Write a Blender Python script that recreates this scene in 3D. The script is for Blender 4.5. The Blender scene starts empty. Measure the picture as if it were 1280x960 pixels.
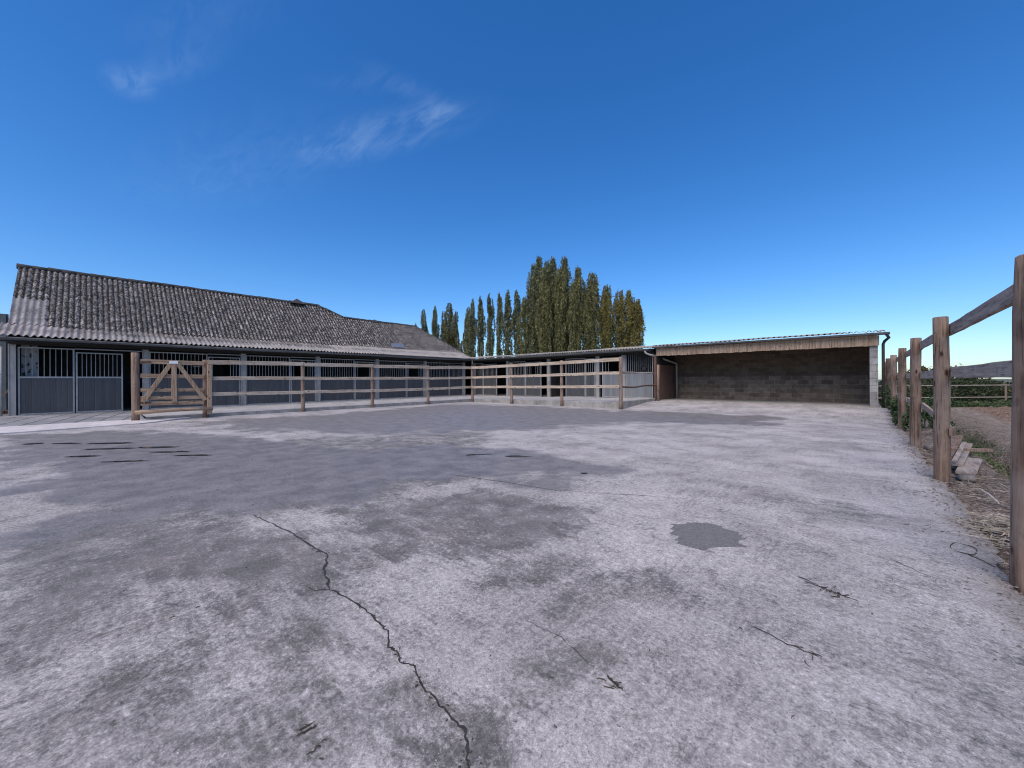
import bpy, math, random
from mathutils import Vector, Matrix, noise as mnoise
random.seed(7)
S = bpy.context.scene
COL = S.collection
R = math.radians
PI = math.pi

# ------------------------------------------------------------------ helpers
class MB:
    """collects shapes and links them as one mesh object"""
    def __init__(s): s.v = []; s.f = []; s.m = []; s.uv = None
    def add(s, vs, fs, mi=0):
        b = len(s.v); s.v += [tuple(p) for p in vs]
        for f in fs: s.f.append(tuple(b + i for i in f)); s.m.append(mi)
    def box(s, x0, x1, y0, y1, z0, z1, mi=0):
        v = [(x, y, z) for z in (z0, z1) for y in (y0, y1) for x in (x0, x1)]
        s.add(v, [(0,2,3,1),(4,5,7,6),(0,1,5,4),(2,6,7,3),(0,4,6,2),(1,3,7,5)], mi)
    def beam(s, a, b, w, t, up=(0,0,1), mi=0, ch=0.0, jit=0.0):
        """rectangular bar from a to b; w across, t along 'up'; chamfered when ch > 0"""
        a = Vector(a); b = Vector(b); d = (b-a).normalized(); up = Vector(up)
        sd = d.cross(up).normalized(); up = sd.cross(d).normalized()
        hw, ht = w/2, t/2
        if ch > 0: pr = [(-hw+ch,-ht),(hw-ch,-ht),(hw,-ht+ch),(hw,ht-ch),(hw-ch,ht),(-hw+ch,ht),(-hw,ht-ch),(-hw,-ht+ch)]
        else: pr = [(-hw,-ht),(hw,-ht),(hw,ht),(-hw,ht)]
        n = len(pr); L = (b-a).length; k = max(1, int(L/0.35)) if jit else 1
        vs = []
        for i in range(k+1):
            c = a.lerp(b, i/k); j = (sd*random.uniform(-jit,jit) + up*random.uniform(-jit,jit)) if jit else Vector()
            vs += [c + j + sd*p[0] + up*p[1] for p in pr]
        fs = [(i*n+q, i*n+(q+1)%n, (i+1)*n+(q+1)%n, (i+1)*n+q) for i in range(k) for q in range(n)]
        fs += [tuple(range(n))[::-1], tuple(k*n+q for q in range(n))]
        s.add(vs, fs, mi)
    def tube(s, pts, r, n=8, mi=0, cap=True, wob=0.0):
        pts = [Vector(p) for p in pts]; rr = r if isinstance(r, (list, tuple)) else [r]*len(pts)
        vs = []; ref = None
        for i, p in enumerate(pts):
            d = (pts[min(i+1, len(pts)-1)] - pts[max(i-1, 0)]).normalized()
            if ref is None:
                ref = d.orthogonal().normalized()
            a = (ref - d*ref.dot(d)).normalized(); ref = a; b = d.cross(a)
            for q in range(n):
                an = 2*PI*q/n; k = rr[i]*(1+random.uniform(-wob, wob))
                vs.append(p + a*math.cos(an)*k + b*math.sin(an)*k)
        m = len(pts)
        fs = [(i*n+q, i*n+(q+1)%n, (i+1)*n+(q+1)%n, (i+1)*n+q) for i in range(m-1) for q in range(n)]
        if cap: fs += [tuple(range(n))[::-1], tuple((m-1)*n+q for q in range(n))]
        s.add(vs, fs, mi)
    def build(s, name, mats, parent=None, smooth=False):
        me = bpy.data.meshes.new(name); me.from_pydata(s.v, [], s.f); me.update()
        if not isinstance(mats, (list, tuple)): mats = [mats]
        for m in mats: me.materials.append(m)
        if any(s.m): me.polygons.foreach_set('material_index', s.m)
        if smooth: me.polygons.foreach_set('use_smooth', [True]*len(me.polygons))
        o = bpy.data.objects.new(name, me); COL.objects.link(o)
        if parent:
            o.parent = parent; o.location = -Vector(parent['_base']) if '_base' in parent else (0,0,0)
        return o

def thing(name, loc, label, cat, group=None):
    """Empty at the thing's base; children are built in world coordinates"""
    o = bpy.data.objects.new(name, None); COL.objects.link(o)
    o.empty_display_size = 0.3; o.location = loc; o['_base'] = tuple(float(c) for c in loc)
    o['label'] = label; o['category'] = cat
    if group: o['group'] = group
    return o
def tag(o, label=None, cat=None, group=None, kind=None):
    if label: o['label'] = label
    if cat: o['category'] = cat
    if group: o['group'] = group
    if kind: o['kind'] = kind
    return o
def sub(o, part):
    """make o (built in world coords) a child of the mesh part"""
    o.parent = part; o.location = (0,0,0); return o
def fbm(x, y, z=0.0, o=4):
    return mnoise.fractal(Vector((x, y, z)), 1.0, 2.0, o)
def sstep(a, b, x):
    t = max(0.0, min(1.0, (x-a)/(b-a))); return t*t*(3-2*t)

# ------------------------------------------------------------------ materials
class NT:
    def __init__(s, name, world=False):
        s.m = bpy.data.materials.new(name); s.m.use_nodes = True; s.t = s.m.node_tree
        s.b = s.t.nodes['Principled BSDF']
    def n(s, ty, **k):
        nd = s.t.nodes.new(ty)
        for a, v in k.items():
            if a.startswith('i_'):
                key = a[2:].replace('_', ' '); key = int(key) if key.isdigit() else key
                s.put(nd.inputs[key], v)
            else: setattr(nd, a, v)
        return nd
    def put(s, inp, v):
        if isinstance(v, bpy.types.NodeSocket): s.t.links.new(v, inp)
        else: inp.default_value = v
    def coord(s, scale=(1,1,1), rot=(0,0,0), loc=(0,0,0), kind='Object'):
        tc = s.n('ShaderNodeTexCoord'); mp = s.n('ShaderNodeMapping')
        if kind == 'World': src = s.n('ShaderNodeNewGeometry').outputs['Position']
        else: src = tc.outputs[kind]
        s.t.links.new(src, mp.inputs[0]); mp.inputs['Scale'].default_value = scale
        mp.inputs['Rotation'].default_value = rot; mp.inputs['Location'].default_value = loc
        return mp.outputs[0]
    def noise(s, vec, scale, detail=6, rough=0.6, dist=0.0):
        return s.n('ShaderNodeTexNoise', i_Vector=vec, i_Scale=scale, i_Detail=detail, i_Roughness=rough, i_Distortion=dist).outputs['Fac']
    def math(s, op, a, b=0.0, c=None, clamp=False):
        nd = s.n('ShaderNodeMath', operation=op, use_clamp=clamp); s.put(nd.inputs[0], a); s.put(nd.inputs[1], b)
        if c is not None: s.put(nd.inputs[2], c)
        return nd.outputs[0]
    def ramp(s, fac, stops, interp='LINEAR'):
        nd = s.n('ShaderNodeValToRGB'); s.t.links.new(fac, nd.inputs[0]); cr = nd.color_ramp; cr.interpolation = interp
        while len(cr.elements) < len(stops): cr.elements.new(0.5)
        for e, (p, c) in zip(cr.elements, stops):
            e.position = p; e.color = (c, c, c, 1) if isinstance(c, (int, float)) else (*c, 1)
        return nd.outputs[0]
    def mix(s, fac, a, b, mode='MIX'):
        nd = s.n('ShaderNodeMix', data_type='RGBA', blend_type=mode)
        s.put(nd.inputs[0], fac); s.put(nd.inputs[6], (*a, 1) if isinstance(a, tuple) else a); s.put(nd.inputs[7], (*b, 1) if isinstance(b, tuple) else b)
        return nd.outputs[2]
    def bump(s, h, strength=0.3, dist=0.01):
        nd = s.n('ShaderNodeBump', i_Height=h, i_Strength=strength, i_Distance=dist); return nd.outputs[0]
    def out(s, col=None, rough=None, normal=None, metal=None, spec=None):
        if col is not None: s.put(s.b.inputs['Base Color'], (*col, 1) if isinstance(col, tuple) else col)
        if rough is not None: s.put(s.b.inputs['Roughness'], rough)
        if normal is not None: s.put(s.b.inputs['Normal'], normal)
        if metal is not None: s.b.inputs['Metallic'].default_value = metal
        if spec is not None: s.b.inputs['Specular IOR Level'].default_value = spec
        return s.m

def simple(name, c1, c2, scale=6, rough=0.7, aniso=(1,1,1), bump=0.2, metal=0.0, lo=0.35, hi=0.65):
    t = NT(name); v = t.coord(aniso, kind='World'); f = t.noise(v, scale, 8, 0.65)
    c = t.ramp(f, [(lo, c1), (hi, c2)])
    return t.out(c, rough, t.bump(f, bump, 0.01), metal)

def wood(name, axis, dark, light, knots=(0.045,0.02,0.014), grey=0.35, scale=1.0, greycol=(0.26,0.235,0.22)):
    """weathered sawn or round timber; grain runs along the given axis"""
    t = NT(name); sc = [26*scale]*3; sc[axis] = 1.1*scale
    g = t.noise(t.coord(tuple(sc), kind='World'), 1.0, 7, 0.65, 0.4)
    g2 = t.noise(t.coord(tuple(q*3.2 for q in sc), kind='World'), 1.0, 4, 0.6)
    big = t.noise(t.coord((1,1,1), kind='World'), 2.2, 4, 0.6)
    c = t.ramp(g, [(0.32, dark), (0.68, light)])
    c = t.mix(t.ramp(big, [(0.42, 0.0), (0.68, grey*1.6)]), c, greycol)
    s2 = [9.0]*3; s2[axis] = 3.5
    vo = t.n('ShaderNodeTexVoronoi', i_Vector=t.coord(tuple(s2), kind='World'), i_Scale=1.0)
    kn = t.ramp(vo.outputs['Distance'], [(0.10, 1.0), (0.2, 0.0)])
    kn = t.math('MULTIPLY', kn, t.ramp(big, [(0.47, 0.0), (0.55, 1.0)]))
    c = t.mix(kn, c, knots)
    cr = t.ramp(g2, [(0.33, 0.35), (0.45, 1.0)])
    c = t.mix(1.0, c, cr, 'MULTIPLY')
    wn = t.noise(t.coord(kind='World'), 7, 5, .7)
    c = t.mix(t.ramp(wn, [(0.56, 0.0), (0.72, 0.55)]), c, (0.06, 0.04, 0.032))
    return t.out(c, 0.85, t.bump(t.math('ADD', g, g2), 0.5, 0.006), spec=0.25)

# palette --------------------------------------------------------------
def mat_post():
    return wood('post_wood', 2, (0.055,0.033,0.025), (0.29,0.19,0.14), grey=0.45, greycol=(0.26,0.20,0.165))
M = {}
M['post'] = mat_post()
M['rail_y'] = wood('rail_wood_y', 1, (0.27,0.18,0.125), (0.62,0.50,0.38), grey=0.4, greycol=(0.52,0.445,0.365))
M['rail_x'] = wood('rail_wood_x', 0, (0.27,0.18,0.125), (0.62,0.50,0.38), grey=0.4, greycol=(0.52,0.445,0.365))
M['rail_old'] = wood('rail_weathered', 1, (0.17,0.125,0.10), (0.42,0.33,0.275), grey=0.6, greycol=(0.34,0.29,0.26))
M['gate_y'] = wood('gate_wood_y', 1, (0.19,0.11,0.068), (0.50,0.345,0.23), grey=0.3, greycol=(0.40,0.30,0.22))
M['gate_z'] = wood('gate_wood_z', 2, (0.21,0.12,0.072), (0.53,0.37,0.24), grey=0.25, greycol=(0.43,0.325,0.24))
M['fpost'] = wood('fence_post_wood', 2, (0.12,0.072,0.05), (0.37,0.25,0.185), grey=0.3, greycol=(0.29,0.215,0.175))
M['fascia'] = wood('fascia_wood', 2, (0.20,0.125,0.08), (0.48,0.34,0.235), grey=0.3, greycol=(0.38,0.30,0.235))
M['redwood'] = wood('red_board_wood', 2, (0.07,0.035,0.026), (0.17,0.095,0.07), grey=0.3, greycol=(0.13,0.10,0.085))

def mat_metal(name, c1, c2, rough=0.5, metal=0.0):
    t = NT(name); v = t.coord(kind='World')
    f = t.noise(v, 3.0, 8, 0.7); f2 = t.noise(t.coord((14,14,1.5), kind='World'), 1.0, 5, 0.6)
    c = t.ramp(t.math('ADD', t.math('MULTIPLY', f, 0.6), t.math('MULTIPLY', f2, 0.4)), [(0.36, c1), (0.62, c2)])
    return t.out(c, rough, t.bump(f, 0.08, 0.004), metal)
M['galv'] = mat_metal('galvanised_steel', (0.22,0.215,0.21), (0.38,0.37,0.36), 0.55, 0.15)
M['column'] = mat_metal('pale_column', (0.215,0.20,0.188), (0.345,0.325,0.308), 0.65)
M['gutter'] = mat_metal('gutter_zinc', (0.085,0.087,0.092), (0.15,0.153,0.16), 0.5, 0.2)
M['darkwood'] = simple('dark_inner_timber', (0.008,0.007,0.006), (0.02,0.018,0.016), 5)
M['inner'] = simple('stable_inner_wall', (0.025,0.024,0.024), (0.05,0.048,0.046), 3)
M['black'] = simple('black_rubber', (0.012,0.012,0.013), (0.022,0.022,0.024), 4)
M['white'] = simple('white_plate', (0.75,0.75,0.74), (0.82,0.82,0.8), 12, 0.4, bump=0.02)
M['brass'] = simple('rusty_hinge', (0.05,0.025,0.016), (0.14,0.07,0.04), 20, 0.8)

def mat_board(name, c1, c2):
    """plank infill of the stable fronts: grooves every 0.14 m along both walls"""
    t = NT(name); geo = t.n('ShaderNodeNewGeometry'); sx = t.n('ShaderNodeSeparateXYZ', i_Vector=geo.outputs['Position'])
    u = t.math('ADD', sx.outputs[0], sx.outputs[1])
    w = t.math('FRACT', t.math('MULTIPLY', u, 1/0.14)); gr = t.math('ABSOLUTE', t.math('SUBTRACT', w, 0.5))
    groove = t.ramp(gr, [(0.40, 1.0), (0.49, 0.0)])
    f = t.noise(t.coord((20,20,1.2), kind='World'), 1.0, 6, 0.6); f2 = t.noise(t.coord(kind='World'), 1.8, 6, 0.6)
    c = t.ramp(f, [(0.3, c1), (0.7, c2)])
    c = t.mix(t.ramp(f2, [(0.5, 0.0), (0.75, 0.2)]), c, (0.16,0.155,0.15))
    sp = t.ramp(t.noise(t.coord(kind='World'), 40, 3, .6), [(0.66, 0.0), (0.74, 0.5)])
    c = t.mix(sp, c, (0.22,0.21,0.2))
    pl = t.n('ShaderNodeTexWhiteNoise', noise_dimensions='1D'); t.put(pl.inputs['W'], t.math('FLOOR', t.math('MULTIPLY', u, 1/0.14)))
    c = t.mix(0.22, c, t.mix(pl.outputs[0], tuple(q*0.6 for q in c1), tuple(q*1.5 for q in c2)))
    return t.out(c, 0.6, t.bump(t.math('ADD', groove, t.math('MULTIPLY', f, 0.2)), 0.6, 0.01))
M['board'] = mat_board('slate_board', (0.044,0.044,0.047), (0.068,0.067,0.070))
M['board2'] = mat_board('grey_board', (0.135,0.138,0.143), (0.205,0.21,0.215))

def mat_tile(name, base1, base2, lich, amount, rust=0.0, lichen_rib_shade=False):
    """old corrugated roofing, course by course, with pale lichen"""
    t = NT(name); v = t.coord(kind='World')
    f = t.noise(v, 1.3, 8, 0.65); f2 = t.noise(t.coord(kind='World'), 9, 8, 0.75); f3 = t.noise(t.coord(kind='World', loc=(7,3,1)), 17, 6, 0.8)
    c = t.ramp(t.math('ADD', t.math('MULTIPLY', f, 0.5), t.math('MULTIPLY', f2, 0.5)), [(0.36, base1), (0.62, base2)])
    l1 = t.ramp(f2, [(amount, 0.0), (amount+0.09, 1.0)]); l2 = t.ramp(f3, [(amount+0.01, 0.0), (amount+0.06, 1.0)])
    f6 = t.noise(t.coord(kind='World', loc=(11,2,6)), 5.5, 3, 0.6)
    l3 = t.ramp(f6, [(amount+.02, 0.0), (amount+.08, 0.42)])
    c = t.mix(t.ramp(f6, [(.40, 0.75), (.47, 0.0)]), c, (0.03,0.024,0.02)) if lichen_rib_shade else c
    m = t.math('MAXIMUM', t.math('MULTIPLY', l1, 0.85), l2)
    m = t.math('MAXIMUM', m, l3) if lichen_rib_shade else m
    c = t.mix(m, c, lich)
    f4 = t.noise(t.coord(kind='World', loc=(3,9,5)), 2.6, 4, 0.6)
    c = t.mix(t.math('MULTIPLY', t.ramp(f4, [(0.55, 0.0), (0.7, 1.0)]), rust), c, (0.20,0.13,0.09))
    if lichen_rib_shade:      # rib shade painted dark into the tile troughs, along with grit
        sy = t.n('ShaderNodeSeparateXYZ', i_Vector=t.n('ShaderNodeNewGeometry').outputs['Position'])
        w = t.math('FRACT', t.math('MULTIPLY', t.math('ADD', sy.outputs[1], 2.0), 1/0.163)); tr = t.math('ABSOLUTE', t.math('SUBTRACT', w, 0.5))
        e = t.math('ADD', tr, t.math('MULTIPLY', t.math('SUBTRACT', t.noise(t.coord(kind='World', loc=(4,4,4)), 12, 5, 0.7), 0.5), 0.8))
        c = t.mix(t.math('MULTIPLY', t.ramp(e, [(0.10, 1.0), (0.22, 0.0)]), 0.85), c, (0.022,0.018,0.015))
    mo = t.ramp(t.noise(t.coord(kind='World', loc=(1,5,8)), 16, 4, 0.7), [(0.60, 0.0), (0.66, 1.0)])
    c = t.mix(t.math('MULTIPLY', mo, 0.8), c, (0.02,0.018,0.015))
    return t.out(c, 0.9, t.bump(t.math('ADD', f2, f3), 0.6, 0.02), spec=0.2)
M['tile'] = mat_tile('old_roof_tiles', (0.040,0.029,0.025), (0.145,0.114,0.102), (0.66,0.61,0.575), 0.538, 0.25, lichen_rib_shade=True)
M['tile_pale'] = mat_tile('pale_roof_sheet', (0.21,0.175,0.162), (0.42,0.37,0.35), (0.62,0.59,0.58), 0.58)
M['eave'] = mat_tile('eave_sheet', (0.20,0.175,0.162), (0.36,0.325,0.305), (0.62,0.58,0.555), 0.57)
M['eave_dirty'] = mat_tile('dirty_eave_sheet', (0.09,0.075,0.068), (0.21,0.18,0.168), (0.60,0.56,0.53), 0.55)
M['ridge'] = mat_tile('ridge_tiles', (0.03,0.028,0.028), (0.08,0.075,0.075), (0.25,0.24,0.24), 0.66)
M['glass'] = NT('skylight_glass').out((0.16,0.18,0.22), 0.25, spec=.6)

def mat_block(name, c1, c2, hb, wb, mort, roof_shade=True, vertical_axis_swap=False):
    t = NT(name); geo = t.n('ShaderNodeNewGeometry'); sx = t.n('ShaderNodeSeparateXYZ', i_Vector=geo.outputs['Position'])
    cb = t.n('ShaderNodeCombineXYZ', i_X=t.math('ADD', sx.outputs[0], sx.outputs[1]), i_Y=sx.outputs[2])
    br = t.n('ShaderNodeTexBrick', i_Vector=cb.outputs[0], i_Scale=1.0, i_Mortar_Size=0.008, i_Brick_Width=wb, i_Row_Height=hb)
    br.inputs['Color1'].default_value = (*c1, 1); br.inputs['Color2'].default_value = (*c2, 1); br.inputs['Mortar'].default_value = (*mort, 1)
    br.inputs['Mortar Smooth'].default_value = 0.3; br.inputs['Bias'].default_value = 0.0
    f = t.noise(t.coord(kind='World'), 5, 9, 0.7); f2 = t.noise(t.coord(kind='World'), 34, 4, 0.7)
    c = t.mix(0.8, br.outputs[0], t.ramp(f, [(0.3, 0.45), (0.7, 1.35)]), 'MULTIPLY')
    c = t.mix(0.6, c, t.ramp(f2, [(0.3, 0.6), (0.7, 1.3)]), 'MULTIPLY')
    if roof_shade:   # shade below the shed roof, painted into the colour of the upper courses
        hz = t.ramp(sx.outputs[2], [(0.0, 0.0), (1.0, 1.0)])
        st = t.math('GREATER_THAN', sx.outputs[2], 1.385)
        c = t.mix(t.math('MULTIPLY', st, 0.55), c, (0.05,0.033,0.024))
    return t.out(c, 0.9, t.bump(t.math('ADD', t.math('MULTIPLY', br.outputs['Fac'], -1.0), t.math('MULTIPLY', f2, 0.5)), 0.7, 0.012), spec=0.2)
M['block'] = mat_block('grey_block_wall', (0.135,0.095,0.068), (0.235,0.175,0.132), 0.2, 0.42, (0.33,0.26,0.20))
M['blockpale'] = mat_block('pale_block_pillar', (0.27,0.25,0.235), (0.36,0.335,0.32), 0.25, 3.0, (0.22,0.2,0.19), roof_shade=False)

def mat_concrete(name, c1, c2, c3=(0.10,0.095,0.09)):
    t = NT(name); f = t.noise(t.coord(kind='World'), 2.2, 10, 0.7); f2 = t.noise(t.coord(kind='World'), 50, 5, 0.7)
    c = t.ramp(f, [(0.36, c1), (0.62, c2)]); c = t.mix(0.5, c, t.ramp(f2, [(0.3, 0.7), (0.7, 1.25)]), 'MULTIPLY')
    f3 = t.noise(t.coord((1,1,.25), kind='World'), 5, 6, .7)
    c = t.mix(t.ramp(f3, [(0.55, 0.0), (0.7, 0.6)]), c, c3)
    return t.out(c, 0.85, t.bump(f2, 0.3, 0.005), spec=0.25)
M['kerb'] = mat_concrete('kerb_concrete', (0.22,0.20,0.18), (0.37,0.34,0.31))
M['slab'] = mat_concrete('platform_concrete', (0.27,0.25,0.24), (0.46,0.43,0.415), (0.15,0.14,0.13))
M['strip'] = mat_concrete('pale_concrete_strip', (0.46,0.41,0.39), (0.62,0.56,0.54), (0.4,0.37,0.37))

def mat_paver():
    t = NT('grey_pavers'); v = t.coord((1,1,1), (0,0,R(12)), kind='World')
    br = t.n('ShaderNodeTexBrick', i_Vector=v, i_Scale=1.0, i_Mortar_Size=0.022, i_Brick_Width=0.7, i_Row_Height=0.5)
    br.inputs['Color1'].default_value = (0.20,0.19,0.195,1); br.inputs['Color2'].default_value = (0.29,0.28,0.285,1); br.inputs['Mortar'].default_value = (0.07,0.065,0.065,1)
    f = t.noise(t.coord(kind='World'), 6, 8, 0.7)
    c = t.mix(0.7, br.outputs[0], t.ramp(f, [(0.3, 0.6), (0.7, 1.3)]), 'MULTIPLY')
    return t.out(c, 0.8, t.bump(t.math('MULTIPLY', br.outputs['Fac'], -1.0), 0.5, 0.01))
M['paver'] = mat_paver()

def mat_yard():
    """worn concrete: pale scoured film over darker damp concrete, damp areas from the 'wet' and 'dark' attributes"""
    t = NT('yard_concrete')
    at = t.n('ShaderNodeAttribute', attribute_name='stain'); sp = t.n('ShaderNodeSeparateColor'); t.t.links.new(at.outputs['Color'], sp.inputs[0])
    wet, dark, crisp = sp.outputs[0], sp.outputs[1], sp.outputs[2]
    P = t.coord(kind='World')
    big = t.noise(P, 0.9, 6, 0.6)
    mid = t.noise(t.coord((1,1,1), kind='World', loc=(3,1,0)), 3.2, 9, 0.68, 0.3)
    # broom streaks, elongated
    st1 = t.noise(t.coord((19,2.6,1), (0,0,R(-32)), kind='World'), 1.0, 8, 0.72, 0.9)
    st2 = t.noise(t.coord((2.2,13,1), (0,0,R(-14)), kind='World'), 1.0, 7, 0.68, 0.25)
    sel = t.ramp(t.noise(P, 0.35, 2, 0.5), [(0.42, 0.0), (0.58, 1.0)])
    st = t.mix(sel, st1, st2)
    fine = t.noise(P, 55, 8, 0.8); grit = t.noise(t.coord(kind='World', loc=(5,5,0)), 170, 3, 0.7)
    med = t.noise(t.coord(kind='World', loc=(9,2,0)), 13, 8, 0.75, 0.2)
    med2 = t.noise(t.coord((1,1,1), kind='World', loc=(1,7,0)), 30, 7, 0.75)
    a = t.math('ADD', t.math('MULTIPLY', big, 0.36), t.math('MULTIPLY', mid, 0.52))
    a = t.math('ADD', a, t.math('MULTIPLY', st, 0.70))
    a = t.math('ADD', a, t.math('MULTIPLY', t.math('ADD', med, med2), 0.52))
    a = t.math('ADD', a, t.math('MULTIPLY', fine, 0.34))      # mean 1.48
    a = t.math('SUBTRACT', a, t.math('MULTIPLY', dark, 0.36))
    pale = t.ramp(t.math('SUBTRACT', a, 0.895), [(0.34, 0.0), (0.48, 0.45), (0.55, 0.72), (0.70, 1.0)])
    f_dark = t.mix(t.ramp(mid, [(0.4, 0.0), (0.6, 1.0)]), (0.125,0.113,0.104), (0.215,0.194,0.182))
    f_pale = t.mix(t.ramp(big, [(0.4, 0.0), (0.6, 1.0)]), (0.37,0.330,0.312), (0.475,0.425,0.402))
    c = t.mix(pale, f_dark, f_pale)
    wn = t.math('ADD', wet, t.math('MULTIPLY', t.math('SUBTRACT', t.math('ADD', t.math('MULTIPLY', big, 0.4), t.math('MULTIPLY', st, 0.6)), 0.5), 1.9))
    wn = t.math('ADD', wn, t.math('MULTIPLY', t.math('SUBTRACT', med, 0.5), 0.7))
    wf = t.ramp(wn, [(0.36, 0.0), (0.60, 1.0)])
    wc = t.mix(t.ramp(mid, [(0.4, 0.0), (0.6, 1.0)]), (0.145,0.128,0.119), (0.21,0.187,0.175))
    c = t.mix(t.math('MULTIPLY', wf, 0.88), c, wc)
    c = t.mix(t.ramp(t.noise(P, 1.7, 5, 0.6), [(0.52, 0.0), (0.72, 0.35)]), c, (0.23,0.185,0.175))
    spk = t.ramp(t.noise(t.coord(kind='World', loc=(2,8,0)), 60, 5, 0.8), [(0.37, 1.0), (0.41, 0.0)])
    c = t.mix(t.math('MULTIPLY', spk, 0.7), c, (0.06,0.052,0.05))
    wsp = t.ramp(t.noise(t.coord(kind='World', loc=(12,8,0)), 95, 3, 0.75), [(0.62, 0.0), (0.68, 1.0)])
    c = t.mix(t.math('MULTIPLY', wsp, 0.55), c, (0.68,0.64,0.65))
    c = t.mix(0.9, c, t.ramp(fine, [(0.36, 0.66), (0.5, 1.0), (0.64, 1.34)]), 'MULTIPLY')
    c = t.mix(0.5, c, t.ramp(med2, [(0.36, 0.65), (0.64, 1.35)]), 'MULTIPLY')
    c = t.mix(0.6, c, t.ramp(grit, [(0.36, 0.6), (0.64, 1.4)]), 'MULTIPLY')
    xs = t.n('ShaderNodeSeparateXYZ', i_Vector=P).outputs[0]
    ed = t.math('ADD', xs, t.math('MULTIPLY', t.math('SUBTRACT', t.math('ADD', t.math('MULTIPLY', mid, 0.5), t.math('MULTIPLY', med2, 0.5)), 0.5), 1.5))
    c = t.mix(t.ramp(ed, [(0.52, 0.0), (0.74, 0.9)]), c, t.mix(t.ramp(fine, [(0.4, 0.0), (0.6, 1.0)]), (0.09,0.07,0.058), (0.27,0.225,0.19)))
    cf = t.ramp(crisp, [(0.45, 0.0), (0.55, 1.0)])
    cc = t.mix(t.ramp(fine, [(0.42, 0.0), (0.58, 1.0)]), (0.12,0.11,0.105), (0.20,0.185,0.175))
    c = t.mix(cf, c, cc)
    rough = t.math('SUBTRACT', 0.82, t.math('MULTIPLY', wf, 0.34))
    h = t.math('ADD', t.math('MULTIPLY', fine, 1.0), t.math('MULTIPLY', grit, 0.4))
    h = t.math('ADD', h, t.math('MULTIPLY', st, 0.8))
    bst = t.math('SUBTRACT', 0.55, t.math('MULTIPLY', wf, 0.35))
    nb = t.n('ShaderNodeBump', i_Height=h, i_Strength=bst, i_Distance=0.008)
    return t.out(c, rough, nb.outputs[0], spec=0.4)
M['yard'] = mat_yard()
M['crack'] = simple('crack_dirt', (0.018,0.015,0.014), (0.05,0.042,0.038), 40)
M['water'] = NT('puddle_water').out((0.03,0.032,0.038), 0.05, spec=0.6)
M['litter'] = simple('dried_straw', (0.16,0.12,0.085), (0.55,0.46,0.37), 30, 0.9)
M['litter_dark'] = simple('dark_litter', (0.03,0.025,0.018), (0.09,0.07,0.05), 30, 0.9)
M['palestick'] = simple('pale_stick', (0.35,0.29,0.24), (0.55,0.47,0.41), 20, 0.9)

def mat_field():
    t = NT('field_soil'); P = t.coord(kind='World')
    at = t.n('ShaderNodeAttribute', attribute_name='zone'); sp = t.n('ShaderNodeSeparateColor'); t.t.links.new(at.outputs['Color'], sp.inputs[0])
    f = t.noise(P, 4, 9, 0.7); f2 = t.noise(P, 30, 7, 0.75)
    near = t.ramp(f2, [(0.38, (0.055,0.04,0.033)), (0.5, (0.16,0.122,0.10)), (0.62, (0.36,0.30,0.255))])
    bank = t.mix(t.ramp(t.noise(t.coord((9,1.2,1), (0,0,R(35)), kind='World'), 1.0, 6, 0.7), [(0.3,0.0),(0.7,1.0)]), (0.15,0.115,0.092), (0.31,0.25,0.21))
    plough = t.ramp(f2, [(0.38, (0.08,0.048,0.034)), (0.5, (0.20,0.13,0.092)), (0.62, (0.36,0.255,0.19))])
    grass = t.ramp(f2, [(0.3, (0.02,0.035,0.014)), (0.7, (0.09,0.12,0.05))])
    c = t.mix(sp.outputs[0], near, bank); c = t.mix(sp.outputs[1], c, plough); c = t.mix(sp.outputs[2], c, grass)
    c = t.mix(0.6, c, t.ramp(f, [(0.3, 0.6), (0.7, 1.3)]), 'MULTIPLY')
    return t.out(c, 0.95, t.bump(t.math('ADD', f, f2), 0.9, 0.03), spec=0.1)
M['field'] = mat_field()
M['earth'] = simple('farmland', (0.07,0.08,0.04), (0.14,0.12,0.07), 0.2, 0.95)

def mat_leaf(name, cols, hueobj=0.5, trans=0.25):
    t = NT(name); oi = t.n('ShaderNodeObjectInfo'); geo = t.n('ShaderNodeNewGeometry')
    r = geo.outputs['Random Per Island']
    c = t.ramp(r, [(i/(len(cols)-1), q) for i, q in enumerate(cols)])
    cl = t.noise(t.coord(kind='Object'), 0.9, 4, 0.6)
    c = t.mix(0.8, c, t.ramp(cl, [(0.34, 0.55), (0.66, 1.4)]), 'MULTIPLY')
    t.out(c, 0.6, spec=0.25)
    tr = t.n('ShaderNodeBsdfTranslucent'); t.t.links.new(c, tr.inputs['Color'])
    mx = t.n('ShaderNodeMixShader'); mx.inputs[0].default_value = trans
    t.t.links.new(t.b.outputs[0], mx.inputs[1]); t.t.links.new(tr.outputs[0], mx.inputs[2])
    t.t.links.new(mx.outputs[0], t.t.nodes['Material Output'].inputs[0]); return t.m
M['pop_green'] = mat_leaf('poplar_leaves_green', [(0.095,0.098,0.036),(0.16,0.158,0.058),(0.24,0.225,0.09),(0.38,0.335,0.155)])
M['pop_slate'] = mat_leaf('poplar_leaves_dark', [(0.08,0.088,0.040),(0.135,0.142,0.065),(0.21,0.21,0.10),(0.34,0.325,0.18)])
M['pop_gold'] = mat_leaf('poplar_leaves_gold', [(0.115,0.102,0.03),(0.19,0.165,0.048),(0.27,0.222,0.068),(0.37,0.30,0.10)])
M['bush'] = mat_leaf('bush_leaves', [(0.06,0.055,0.02),(0.09,0.08,0.03),(0.13,0.11,0.045)])
M['nettle'] = mat_leaf('nettle_leaves', [(0.025,0.05,0.02),(0.05,0.09,0.032),(0.085,0.135,0.05),(0.12,0.17,0.075)])
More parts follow.
